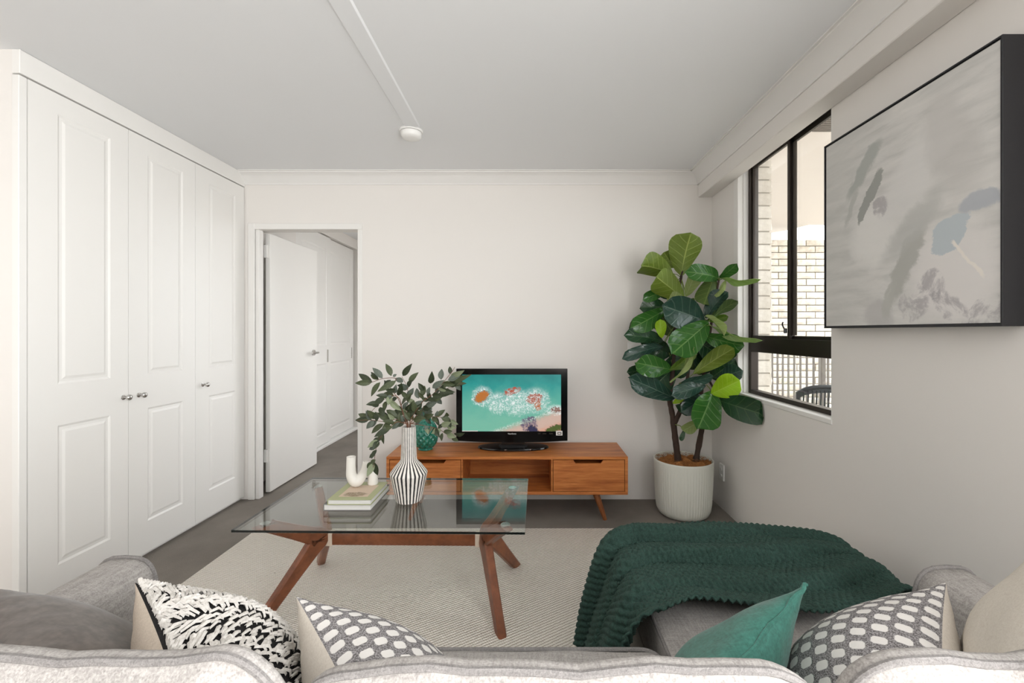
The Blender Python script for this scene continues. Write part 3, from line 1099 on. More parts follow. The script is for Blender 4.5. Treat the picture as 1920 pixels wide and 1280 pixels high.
for node, pad, foot in ((NL + Vector((0, -.035, 0)), (-1.14, 1.90, GZ - .022), (-1.16, 1.865, .012)),
                        (NL + Vector((0, .035, 0)), (-1.14, 2.36, GZ - .022), (-1.15, 2.41, .012)),
                        (NR + Vector((0, -.035, 0)), (-.105, 1.905, GZ - .022), (-.12, 1.85, .012)),
                        (NR + Vector((0, .035, 0)), (-.10, 2.355, GZ - .022), (-.085, 2.395, .012))):
    lg = part('leg', bent_leg(Vector(pad), node, Vector(foot)), MAT['walnut'], ct, 28)
    q = rt(pad)
    part('pad', MB().lathe([(0, GZ - .023), (.019, GZ - .023), (.021, GZ - .021), (.021, GZ - .014), (.019, GZ - .0122), (0, GZ - .0122)], (q.x, q.y, 0), 24), MAT['chrome'], lg, label='round metal glass pad')
b = MB().rbox(-.952, -.262, 2.112, 2.148, .250, .306, .004, 2)
b.v = [tuple(rt(p)) for p in b.v]
part('stretcher', b, MAT['walnut'], ct)
for xa, xb in ((-.985, -.950), (-.264, -.232)):
    b = MB().rbox(xa, xb, 2.108, 2.152, .246, .309, .003, 1)
    b.v = [tuple(rt(p)) for p in b.v]
    part('bracket', b, plain('pale_bracket', C(226, 208, 190), .35), ct, label='pale metal bracket')

# ------------------------------------------------------------------ books
def book(x0, x1, y0, y1, z, th, cover, label, spine='back'):
    e = empty('book', ((x0 + x1) / 2, (y0 + y1) / 2, z), label, 'book', None)
    c = .0025
    part('cover', MB().rbox(x0, x1, y0, y1, z, z + c, .0008, 1).rbox(x0, x1, y0, y1, z + th - c, z + th, .0008, 1)
         .rbox(x0, x0 + c, y0, y1, z + .0005, z + th - .0005, .0008, 1), cover, e)
    b_ = MB()
    n = 9
    h = (th - 2 * c) / n
    for k in range(n):
        j = random.uniform(0, .0012)
        b_.box(x0 + c, x1 - .004 - j, y0 + .004 + j, y1 - .004 - j, z + c + k * h, z + c + (k + 1) * h)
    part('pages', b_, MAT['paper'], e, 0)
    return e


BF = PZ(650, 958, GZ)
bx0, bx1 = PZ(606, 957.5, GZ).x, PZ(696, 957.5, GZ).x
by0, by1 = PZ(696, 957.5, GZ).y, PZ(731, 918.4, GZ).y
bt = .030
book(bx0, bx1, by0, by1, GZ, bt, plain('grey_book_cloth', C(120, 118, 116), .7), 'thick grey-covered book lying on the glass at the bottom of the pair')
tx0, tx1 = PZ(613.5, 936.5, GZ + bt + .024).x, PZ(696, 936.5, GZ + bt + .024).x
ty0, ty1 = PZ(696, 936.5, GZ + bt + .024).y, PZ(727.6, 903, GZ + bt + .024).y
tz = GZ + bt
tbk = book(tx0, tx1, ty0, ty1, tz, .024, plain('sage_book_cover', C(172, 176, 132), .45), 'sage green book with a photo on its cover, lying on the grey book')
pm = NT('book_cover_photo')
tc = pm.n('TexCoord')
n1 = pm.noise(tc.outputs['UV'], 17, 3, .7, 2.5)
n2 = pm.noise(tc.outputs['UV'], 5, 3)
sp = pm.n('SeparateXYZ')
pm.l(tc.outputs['UV'], sp.inputs[0])
ov = pm.math('ADD', pm.math('POWER', pm.math('DIVIDE', pm.math('SUBTRACT', sp.outputs[0], .48), .42), 2.0), pm.math('POWER', pm.math('DIVIDE', pm.math('SUBTRACT', sp.outputs[1], .2), .2), 2.0))
ov = pm.math('ADD', ov, pm.math('MULTIPLY', pm.math('SUBTRACT', n2.outputs[0], .5), 1.6))
low = pm.math('SUBTRACT', 1.0, pm.smooth(ov, .5, 1.1))
lf = pm.math('MULTIPLY', low, pm.smooth(n1.outputs[0], .42, .5))
cc = pm.mix(lf, C(212, 190, 168), pm.ramp(n1.outputs[0], [(.45, C(64, 52, 40)), (.6, C(150, 126, 84)), (.7, C(214, 206, 180))]))
pm.set(Base_Color=cc, Roughness=.5)
ztop = tz + .024 + .0004
part('cover_photo', MB().quad((tx0 + .035, ty0 + .035, ztop), (tx1 - .03, ty0 + .035, ztop), (tx1 - .03, ty1 - .05, ztop), (tx0 + .035, ty1 - .05, ztop)), pm.m, tbk, 0)
ZB = tz + .024

# U-shaped ceramic vase and small bottle on the books
uc = PZ(668, 912, ZB)
b = MB()
ux, uy = uc.x, uc.y
path = catmull([(ux - .020, uy - .012, ZB + .150), (ux - .021, uy - .012, ZB + .10), (ux - .018, uy - .010, ZB + .055), (ux + .002, uy - .004, ZB + .0295),
                (ux + .025, uy + .004, ZB + .050), (ux + .038, uy + .008, ZB + .085), (ux + .043, uy + .010, ZB + .120)], 6)
rad = [v.x for v in catmull([Vector((r, 0, 0)) for r in (.021, .0215, .025, .030, .023, .017, .013)], 6)]
np_ = len(path)
b.tube(path, rad, 24, caps=False)
uv_ = single('u_shaped_vase', b, MAT['ceramic'], (ux, uy, ZB), 'white matt ceramic U-shaped vase with two openings standing on the sage book', 'vase', smooth=50)
# each mouth is a real hollow: lip, then an inner wall that runs down the arm
for seq, k0 in (([*range(0, 11)], 0), ([*range(np_ - 1, np_ - 9, -1)], np_ - 1)):
    ring = [path[k0], path[k0]] + [path[q] for q in seq[1:]]
    rr_ = [rad[k0], rad[k0] - .004] + [rad[q] - .004 for q in seq[1:]]
    ring[1] = path[k0].lerp(path[seq[1]], .12)
    part('mouth', MB().tube(ring, rr_, 24, caps=False).tube([ring[-1], ring[-1].lerp(ring[-2], .1)], rr_[-1], 24), MAT['ceramic'], uv_, 50)
sb_ = PZ(699, 907, ZB)
b = MB().lathe([(0, 0), (.024, 0), (.026, .003), (.0255, .012), (.0225, .050), (.019, .066), (.012, .072), (.0115, .085), (.009, .085), (.009, .06), (0, .06)], (sb_.x, sb_.y, ZB), 32)
single('bud_vase', b, MAT['ceramic'], (sb_.x, sb_.y, ZB), 'small white tapered bud vase on the sage book beside the U-shaped vase', 'vase', smooth=50)

# ------------------------------------------------------------------ striped vase
sv = PZ(766.5, 937, GZ)
vh = (937 - 803) / F * sv.y * 1.03
st_ = NT('black_white_stripe_glaze')
tc = st_.n('TexCoord')
sp = st_.n('SeparateXYZ')
st_.l(tc.outputs['UV'], sp.inputs[0])
fr = st_.math('ABSOLUTE', st_.math('SUBTRACT', st_.math('FRACT', st_.math('MULTIPLY', sp.outputs[0], 26)), .5))
nv = st_.noise(st_.coords(), 60, 3)
fr = st_.math('ADD', fr, st_.math('MULTIPLY', st_.math('SUBTRACT', nv.outputs[0], .5), .12))
st_.set(Base_Color=st_.mix(st_.smooth(fr, .27, .31), C(240, 234, 226), C(34, 32, 34)), Roughness=.4)
prof = [(0, 0), (.058, 0), (.0605, .003), (.066, .030), (.076, .075), (.087, .125), (.0885, .131), (.086, .137), (.062, .168), (.045, .186), (.0385, .196), (.0365, .22), (.034, vh - .03), (.0325, vh - .002), (.030, vh), (.027, vh - .003), (.026, vh - .08), (0, vh - .09)]
n = 156
pts, uvs = [], []
for i in range(n + 1):
    a = 2 * math.pi * i / n
    for r, h in prof:
        k = abs(((i / n * 26) % 1) - .5)
        rr = r - (.0008 if k > .29 and .002 < h < vh - .003 else 0)
        pts.append((sv.x + rr * math.cos(a), sv.y + rr * math.sin(a), GZ + h))
        uvs.append((i / n, h))
b = MB().grid(pts, n + 1, len(prof), uv=uvs)
single('striped_vase', b, st_.m, (sv.x, sv.y, GZ), 'black and white vertically striped bottle vase standing on the glass table', 'vase', smooth=40)

# ------------------------------------------------------------------ sprigs
def sprig_leaf(p0, p1, wid, seed, curl=.1):
    r = random.Random(seed)
    ax = p1 - p0
    L = ax.length
    ax.normalize()
    nrm = Vector((r.uniform(-.7, .7), -1, r.uniform(-.4, .7)))
    nrm = (nrm - ax * nrm.dot(ax)).normalized()
    side = ax.cross(nrm)
    pts, uv = [], []
    nt, ns = 7, 3
    for i in range(nt):
        t = i / (nt - 1)
        hw = wid * .5 * (math.sin(math.pi * min(1, t ** .8)) ** .9 if 0 < t < 1 else .02)
        for j in range(ns):
            s_ = j - 1
            pts.append(p0 + ax * (L * t) + side * (s_ * hw) + nrm * (-curl * L * (2 * t - 1) ** 2 * .7 + .25 * abs(s_) * hw))
            uv.append((s_, t))
    m = MB().grid(pts, nt, ns, uv=uv)
    q = [Vector(p) - nrm * .0006 for p in pts]
    m.grid(q, nt, ns, flip=True, uv=uv)
    return m


def K6(x, y):       # crop coordinates of the close look at the sprigs
    return 660 + x / 8.348, 670 + y / 8.348


mouth = Vector((sv.x, sv.y, GZ + vh))
SPR = [
    ('long sprig arching sideways toward the open doorway', -.02, [(800, 860), (720, 640), (600, 470), (690, 330), (480, 330), (310, 385), (90, 410)],
     [(480, 320, 345, 180), (310, 385, 125, 270), (620, 285, 545, 120), (430, 385, 310, 575), (690, 365, 440, 510), (600, 350, 510, 470), (640, 300, 690, 265), (690, 520, 550, 510), (650, 600, 510, 560), (310, 390, 85, 400)]),
    ('sprig with two upright leaves rising highest from the striped vase', .02, [(860, 900), (880, 640), (860, 460), (780, 300)],
     [(785, 295, 910, 130), (880, 395, 1010, 255), (730, 610, 770, 435), (800, 380, 690, 330), (870, 510, 800, 430), (920, 555, 780, 715), (870, 600, 950, 500), (860, 700, 920, 560), (850, 850, 920, 740), (830, 880, 810, 760)]),
    ('sprig bending over sideways with small dark hanging leaves', -.04, [(790, 850), (740, 640), (600, 600), (430, 720), (240, 910)],
     [(500, 640, 355, 720), (600, 590, 570, 720), (540, 680, 500, 820), (440, 770, 485, 900), (370, 850, 390, 980), (430, 730, 340, 760), (300, 850, 250, 860), (580, 670, 740, 810), (700, 630, 620, 680), (620, 590, 540, 660)]),
    ('nearly level sprig of narrow leaves pointing at the wardrobe', -.03, [(820, 1010), (700, 970), (500, 1000), (300, 980), (80, 985)],
     [(540, 815, 700, 940), (800, 950, 640, 840), (575, 980, 415, 880), (390, 960, 260, 850), (300, 970, 120, 890), (270, 970, 80, 980), (480, 1040, 320, 1165), (600, 1010, 490, 1100), (710, 1000, 640, 1090), (800, 960, 690, 990)]),
    ('drooping sprig hanging down over the bud vase', -.05, [(820, 1030), (700, 1010), (560, 1110), (440, 1260), (370, 1450), (350, 1640), (330, 1720)],
     [(605, 1090, 380, 1220), (470, 1110, 610, 1090), (480, 1210, 400, 1300), (440, 1270, 320, 1330), (420, 1300, 340, 1420), (390, 1380, 280, 1430), (380, 1440, 310, 1560), (360, 1500, 280, 1560), (360, 1600, 290, 1680), (340, 1650, 250, 1830), (350, 1650, 390, 1820), (310, 1640, 240, 1720)]),
    ('thick leafy sprig reaching up across the television frame', .0, [(930, 950), (1100, 700), (1280, 560), (1420, 400), (1560, 230), (1610, 150)],
     [(1390, 345, 1400, 200), (1250, 480, 1410, 375), (1230, 420, 1250, 255), (1130, 520, 1050, 420), (1330, 500, 1565, 540), (1320, 600, 1560, 545), (1240, 660, 1385, 625), (1150, 760, 1300, 710), (1540, 300, 1720, 225), (1500, 350, 1660, 300), (1040, 640, 1010, 500), (1100, 600, 1130, 460), (1180, 580, 1210, 480), (980, 760, 900, 650), (960, 780, 1090, 690), (900, 850, 960, 700), (1000, 820, 1080, 740), (1120, 640, 1050, 560)]),
    ('pale-tipped sprig ending in front of the television screen', .03, [(950, 980), (1120, 780), (1300, 600), (1500, 480), (1700, 400)],
     [(1500, 400, 1810, 290), (1620, 400, 1690, 500), (1510, 440, 1640, 400), (1560, 440, 1760, 400), (1400, 480, 1500, 380), (1380, 540, 1420, 440), (1200, 680, 1100, 640), (1100, 800, 1230, 780), (1310, 610, 1390, 720), (1000, 880, 1080, 850), (1040, 880, 960, 800)]),
    ('low sprig passing in front of the green lattice vase', .04, [(980, 1010), (1150, 930), (1350, 930), (1500, 960), (1620, 1030)],
     [(1200, 930, 1225, 810), (1310, 930, 1335, 850), (1470, 940, 1480, 880), (1540, 980, 1640, 1040), (1120, 940, 1250, 900), (1080, 950, 1000, 1040), (1250, 930, 1330, 1000), (1400, 940, 1540, 990), (1060, 950, 1090, 860)]),
    ('lowest sprig with round-edged leaves dropping toward the console', .05, [(980, 1040), (1150, 1070), (1340, 1110), (1450, 1180), (1590, 1270)],
     [(1390, 1070, 1520, 1025), (1480, 1080, 1610, 1095), (1590, 1210, 1735, 1195), (1390, 1110, 1320, 1190), (1410, 1180, 1400, 1290), (1260, 1100, 1210, 1150), (1200, 1070, 1140, 1120), (1330, 1110, 1260, 1180), (1480, 1200, 1600, 1240), (1560, 1250, 1650, 1300)]),
]
for si, (lab, dy, pth, lvs) in enumerate(SPR):
    e = empty('leafy_sprig', mouth - Vector((0, 0, .1)), lab, 'branch', 'sprigs in the striped vase')
    p3 = [mouth + Vector((random.uniform(-.01, .01), random.uniform(-.01, .01), -.084)), mouth + Vector((((pth[0][0] / 8.348 + 660) - 766) / F * sv.y * .25, random.uniform(-.008, .008), .0))]
    hx_ = max(-.016, min(.016, p3[1].x - mouth.x))
    p3[1] = Vector((mouth.x + hx_, p3[1].y, mouth.z - .004))
    p3.append(Vector((mouth.x + hx_ * 1.35, p3[1].y, mouth.z + .012)))
    m_ = len(pth)
    yy = []
    for k, (x, y) in enumerate(pth):
        Yk = sv.y + dy * (k + 1) / m_ * 1.6
        yy.append(Yk)
        p3.append(P(*K6(x, y), Yk))
    sm_ = catmull(p3, 5)
    part('stem', MB().tube(sm_, [.0024 - .0014 * i / len(sm_) for i in range(len(sm_))], 6), MAT['stem'], e)
    for k, (xa, ya, xb, yb) in enumerate(lvs):
        j = min(range(m_), key=lambda q: (pth[q][0] - xa) ** 2 + (pth[q][1] - ya) ** 2)
        rr = random.Random(si * 50 + k)
        p0, p1 = P(*K6(xa, ya), yy[j] + rr.uniform(-.008, .008)), P(*K6(xb, yb), yy[j] + rr.uniform(-.035, .02))
        p1 = p0 + (p1 - p0) * 1.18
        L = (p1 - p0).length
        mat = SM[rr.choices((0, 1, 2, 3), ((5, 2, 4, 1) if si < 6 else (3, 2, 2, 3)))[0]]
        part('leaf', sprig_leaf(p0, p1, max(.014, min(.030, L * .55)), si * 50 + k), mat, e, 0)

    # further leaves alternate along the stem
    rr = random.Random(900 + si)
    nk = len(sm_)
    for k in range(9 if si in (5, 6, 1, 3) else 5):
        j = int(nk * (.30 + .55 * rr.random()))
        while j < nk - 2 and sm_[j].z < mouth.z + .022 and (sm_[j] - mouth).length < .07:
            j += 1
        tg = (sm_[min(j + 1, nk - 1)] - sm_[j - 1]).normalized()
        sd = Vector((-tg.z, 0, tg.x)) * (1 if k % 2 else -1)
        d = (tg * rr.uniform(.3, .9) + sd * rr.uniform(.5, 1) + Vector((0, rr.uniform(-.6, .6), 0))).normalized()
        L = rr.uniform(.04, .062)
        mat = SM[rr.choices((0, 1, 2, 3), (4, 2, 5, 1))[0]]
        part('leaf', sprig_leaf(sm_[j], sm_[j] + d * L, L * rr.uniform(.42, .52), 7000 + si * 50 + k), mat, e, 0)

# ------------------------------------------------------------------ potted fiddle-leaf fig
fx, fy = (1281 - VX) / F * 3.10, 3.10
pf = empty('potted_fig_tree', (fx, fy, 0), 'fiddle-leaf fig tree with two trunks in a ribbed sage pot in the room corner', 'potted plant')
RT, HT = .2, .385
prof = [(0, .0), (.12, .0), (.150, .004), (.170, .018), (.181, .045), (.187, .09), (.194, .22), (.2, .372), (.2, .382), (.197, .386), (.192, .384), (.190, .37), (.186, .33), (0, .32)]
b = MB().lathe(prof, (fx, fy, 0), 504, rfun=lambda r, h, a: r + (.0026 * abs(math.cos(a * 31.5)) - .0013 if (.02 < h < .365 and r > .16) else 0))
part('pot', b, MAT['pot'], pf, 50, label='pale sage pot with vertical ribs')
pts = []
nr, na = 10, 48
for i in range(na):
    a = 2 * math.pi * i / na
    for k in range(nr):
        r = .188 * k / (nr - 1)
        x, y = r * math.cos(a), r * math.sin(a)
        z = .362 + .02 * math.sin(x * 38 + 1) * math.cos(y * 34) + .012 * math.sin(x * 90 + y * 70) - .012 * (r / .188) ** 2
        pts.append((fx + x, fy + y, z))
part('coir_mulch', MB().grid(pts, na, nr, closed_u=True), MAT['coir'], pf, 60)
b = MB()
for k in range(420):
    a, r = random.uniform(0, 6.28), .185 * math.sqrt(random.random())
    x, y = fx + r * math.cos(a), fy + r * math.sin(a)
    d = Vector((random.uniform(-1, 1), random.uniform(-1, 1), random.uniform(0, .5))).normalized() * random.uniform(.02, .045)
    p = Vector((x, y, .368 + random.uniform(-.004, .012)))
    b.tube([p - d * .5, p + Vector((0, 0, .006)), p + d * .5], .0009, 3, caps=False)
part('coir_fibre', b, MAT['coir'], pf, 0, stuff=True)


def knobbly(path, r0, r1, seed):
    rr = random.Random(seed)
    sm_ = catmull(path, 6)
    n_ = len(sm_)
    rad = [(r0 + (r1 - r0) * i / n_) * (1 + rr.uniform(-.1, .16)) for i in range(n_)]
    return MB().tube(sm_, rad, 10)


FYp = 3.12
trunks = [([(1272, 868, 3.1), (1266, 820, 3.1), (1261, 780, 3.1), (1256, 745, 3.1), (1262, 690, 3.12), (1266, 610, 3.12), (1277, 520, 3.1), (1280, 505, 3.1)], .023, .006),
          ([(1263, 795, 3.1), (1276, 768, 3.08), (1288, 715, 3.08), (1296, 650, 3.1), (1318, 600, 3.08)], .018, .005),
          ([(1304, 868, 3.12), (1313, 820, 3.12), (1318, 785, 3.12), (1315, 735, 3.1), (1328, 650, 3.08), (1336, 590, 3.05), (1348, 525, 3.0)], .021, .006),
          ([(1316, 750, 3.1), (1336, 738, 3.0)], .008, .005),
          ([(1322, 700, 3.1), (1345, 740, 2.98), (1352, 752, 2.9)], .009, .005)]
for k, (pp, r0, r1) in enumerate(trunks):
    part('trunk' if k in (0, 2) else 'branch', knobbly([P(*q) for q in pp], r0, r1, k), MAT['bark'], pf, 60)


def fig_leaf(p0, p1, wid, roll, under, fold=.25, curl=.18, seed=0):
    rr = random.Random(seed)
    ax = p1 - p0
    L = ax.length
    ax.normalize()
    view = (Vector((0, 0, CH)) - p0).normalized()
    nrm = (view - ax * view.dot(ax)).normalized()
    nrm = Matrix.Rotation(R(roll), 3, ax) @ nrm
    if under:
        nrm = -nrm
    side = ax.cross(nrm)
    nt, ns = 13, 9
    ph = rr.uniform(0, 6)
    pts, uv = [], []
    for i in range(nt):
        t = i / (nt - 1)
        hw = wid * .5 / .83 * (t ** .62) * math.sqrt(max(0, 1 - t ** 3.4)) * 1.08
        if i == 0:
            hw = wid * .03
        for j in range(ns):
            s_ = (j / (ns - 1)) * 2 - 1
            h = fold * abs(s_) ** 1.3 * hw - curl * L * (t - .35) ** 2 + .045 * L * math.sin(8.5 * t + ph + (1.5 if s_ > 0 else 0)) * abs(s_) ** 2
            pts.append(p0 + ax * (L * t * (1 + .02 * abs(s_))) + side * (s_ * hw) + nrm * h)
            uv.append((s_, t))
    for q in pts:                                   # stay clear of the two walls
        q.y = min(q.y, YB - .012)
        lim = XR - .012 if (q.z < WZ0 + .01 or q.y > WY1 - .04) else 1.43
        q.x = min(q.x, lim)
    m = MB().grid(pts, nt, ns, 0, uv=uv, flip=False)
    m.grid([q - nrm * .0012 for q in pts], nt, ns, 1, flip=True, uv=uv)
    return m


# base px, tip px, depth at base, depth at tip, width px, roll, kind, underside shown
FL = [
    (1277, 512, 1291, 444, 3.10, 3.04, 54, 8, 'olive', 1), (1258, 512, 1204, 494, 3.10, 3.00, 44, -12, 'olive', 1), (1264, 500, 1246, 476, 3.14, 3.14, 30, 0, 'olive', 1),
    (1281, 558, 1231, 520, 3.06, 2.94, 44, 10, 'olive', 1), (1287, 553, 1306, 510, 3.08, 3.0, 26, -20, 'pale', 1), (1350, 521, 1300, 508, 3.0, 2.9, 30, 18, 'mid', 0),
    (1350, 521, 1378, 500, 2.98, 2.86, 19, 20, 'mid', 0), (1348, 523, 1406, 533, 2.98, 2.72, 13, 50, 'pale', 0), (1338, 518, 1321, 567, 3.02, 2.98, 34, 0, 'mid', 1),
    (1361, 526, 1345, 556, 2.96, 2.9, 11, 30, 'pale', 1), (1248, 545, 1212, 558, 3.14, 3.1, 19, 10, 'mid', 0), (1274, 556, 1240, 536, 3.16, 3.16, 32, 0, 'dark', 0),
    (1258, 580, 1268, 550, 3.04, 3.02, 25, 0, 'pale', 1), (1319, 600, 1257, 578, 2.98, 2.90, 52, 6, 'blue', 0), (1324, 594, 1354, 550, 2.98, 2.90, 35, -30, 'blue', 0),
    (1334, 596, 1376, 563, 2.94, 2.84, 21, 25, 'dark', 1), (1248, 580, 1194, 612, 3.05, 2.98, 32, -15, 'mid', 0), (1250, 575, 1208, 574, 3.12, 3.1, 26, 20, 'dark', 0),
    (1215, 618, 1184, 606, 3.12, 3.1, 24, 0, 'dark', 1), (1243, 638, 1182, 626, 3.05, 2.98, 26, 20, 'dark', 0), (1264, 628, 1234, 584, 3.12, 3.12, 42, 0, 'dark', 1),
    (1241, 632, 1238, 603, 2.98, 2.96, 18, 10, 'lime', 0), (1326, 606, 1268, 656, 2.94, 2.86, 50, -8, 'mid', 0), (1327, 592, 1361, 622, 2.93, 2.83, 20, 35, 'pale', 1),
    (1327, 600, 1361, 595, 3.0, 2.92, 13, 10, 'olive', 0), (1330, 612, 1406, 644, 2.92, 2.70, 13, 45, 'pale', 0), (1322, 630, 1386, 648, 2.93, 2.80, 34, 20, 'mid', 0),
    (1243, 648, 1179, 664, 3.03, 2.96, 21, 15, 'blue', 0), (1243, 645, 1206, 640, 3.12, 3.1, 18, 0, 'dark', 0), (1250, 652, 1214, 676, 3.14, 3.14, 34, 0, 'dark', 0),
    (1259, 693, 1201, 682, 2.98, 2.90, 36, -10, 'mid', 0), (1222, 690, 1183, 698, 3.1, 3.06, 22, 0, 'dark', 0), (1262, 745, 1192, 714, 3.02, 2.94, 36, 12, 'blue', 0),
    (1262, 747, 1215, 736, 3.05, 3.02, 15, 40, 'olive', 1), (1259, 694, 1302, 661, 2.96, 2.9, 22, 30, 'olive', 0), (1262, 716, 1304, 662, 2.93, 2.88, 13, -45, 'pale', 1),
    (1304, 698, 1369, 655, 2.95, 2.84, 30, 10, 'olive', 1), (1340, 678, 1376, 661, 2.98, 2.88, 16, 0, 'dark', 0), (1334, 708, 1373, 680, 3.02, 2.92, 42, 0, 'dark', 0),
    (1350, 708, 1385, 696, 2.96, 2.84, 30, 0, 'blue', 0), (1336, 737, 1381, 716, 2.90, 2.82, 39, 0, 'lime', 0), (1278, 718, 1331, 709, 2.95, 2.88, 20, 35, 'blue', 0),
    (1322, 722, 1269, 736, 2.94, 2.86, 26, 10, 'blue', 0), (1336, 737, 1314, 795, 2.92, 2.80, 52, -8, 'mid', 0), (1347, 750, 1425, 776, 2.88, 2.60, 42, 8, 'dark', 0),
    (1313, 789, 1283, 807, 3.0, 2.96, 20, 25, 'pale', 1), (1284, 805, 1277, 824, 2.98, 2.97, 8, 0, 'dark', 0), (1326, 742, 1286, 768, 2.98, 2.92, 28, 0, 'blue', 0),
    (1263, 756, 1281, 743, 2.99, 2.98, 12, 20, 'lime', 0), (1268, 760, 1292, 772, 3.06, 3.06, 18, 0, 'dark', 0),
    (1285, 660, 1262, 700, 3.12, 3.12, 40, 0, 'dark', 0), (1300, 690, 1270, 650, 3.14, 3.14, 44, 0, 'dark', 1), (1310, 700, 1330, 665, 3.14, 3.12, 40, 0, 'dark', 0),
    (1290, 620, 1262, 596, 3.14, 3.14, 40, 0, 'dark', 0), (1275, 720, 1300, 745, 3.14, 3.14, 40, 0, 'dark', 0), (1262, 690, 1232, 720, 3.14, 3.12, 40, 0, 'dark', 0),
    (1310, 640, 1350, 668, 3.08, 2.98, 40, 0, 'dark', 0), (1255, 665, 1225, 650, 3.14, 3.14, 36, 0, 'dark', 0), (1300, 560, 1282, 592, 3.1, 3.1, 26, 0, 'olive', 0),
]
for k, (xa, ya, xb, yb, Ya, Yb, wpx, roll, kind, und) in enumerate(FL):
    if xb > 1335:
        Yb = min(Yb, 1.36 * F / (xb - VX)) if yb > 735 else Yb
    p0, p1 = P(xa, ya, Ya), P(xb, yb, Yb)
    if p0.x > XR - .02:
        p0 = P(xa, ya, (XR - .02) * F / (xa - VX))
    wd_ = wpx / F * (Ya + Yb) / 2 * 1.24
    p1 = p0 + (p1 - p0) * 1.10
    p0 = p0 - (p1 - p0) * .05
    rr = random.Random(k)
    part('leaf', fig_leaf(p0, p1, wd_ * 1.06, roll + rr.uniform(-14, 14), und, rr.uniform(.15, .5), rr.uniform(.12, .45), k), list(LM[kind]), pf, 0)
    # petiole back to the nearest trunk point
    best = min((P(*q) for tr_ in trunks for q in tr_[0]), key=lambda q: (q - p0).length)
    if .01 < (best - p0).length < .16:
        part('petiole', MB().tube([best, best.lerp(p0, .5) + Vector((0, 0, .008)), p0], .0028, 6), MAT['petiole'], pf)

# ------------------------------------------------------------------ fittings
o = empty('power_outlet', (XR, 3.17, .266), 'white double power outlet low on the wall beside the pot', 'outlet')
part('plate', MB().rbox(XR - .012, XR, 3.135, 3.205, .21, .325, .004, 2), MAT['plastic'], o)
for z in (.245, .29):
    part('rocker', MB().rbox(XR - .016, XR - .011, 3.16, 3.18, z - .008, z + .008, .001, 1), MAT['plastic'], o)
o = empty('light_switch', (.79, YB, 1.155), 'white light switch plate on the wall behind the fig tree', 'switch')
part('plate', MB().rbox(.735, .85, YB - .009, YB, 1.10, 1.195, .003, 2), MAT['plastic'], o)
for x in (.765, .82):
    part('rocker', MB().rbox(x - .01, x + .01, YB - .013, YB - .008, 1.13, 1.165, .002, 1), MAT['plastic'], o)
sx_, sy_ = (771 - VX) / F * 2.64, 2.64
o = empty('smoke_detector', (sx_, sy_, ZC), 'round white smoke detector on the ceiling at the end of the cover strip', 'detector')
part('base', MB().lathe([(0, -.012), (.066, -.012), (.069, -.008), (.069, 0), (0, 0)], (sx_, sy_, ZC), 40), MAT['plastic'], o)
part('chamber', MB().lathe([(0, -.05), (.035, -.05), (.052, -.045), (.060, -.034), (.061, -.016), (.057, -.013), (0, -.012)], (sx_, sy_, ZC), 40), MAT['plastic'], o, 50)
part('vent_slot', MB().lathe([(.0575, -.0165), (.0622, -.0165), (.0622, -.0145), (.0575, -.0145)], (sx_, sy_, ZC), 40), MAT['plastic'], o)

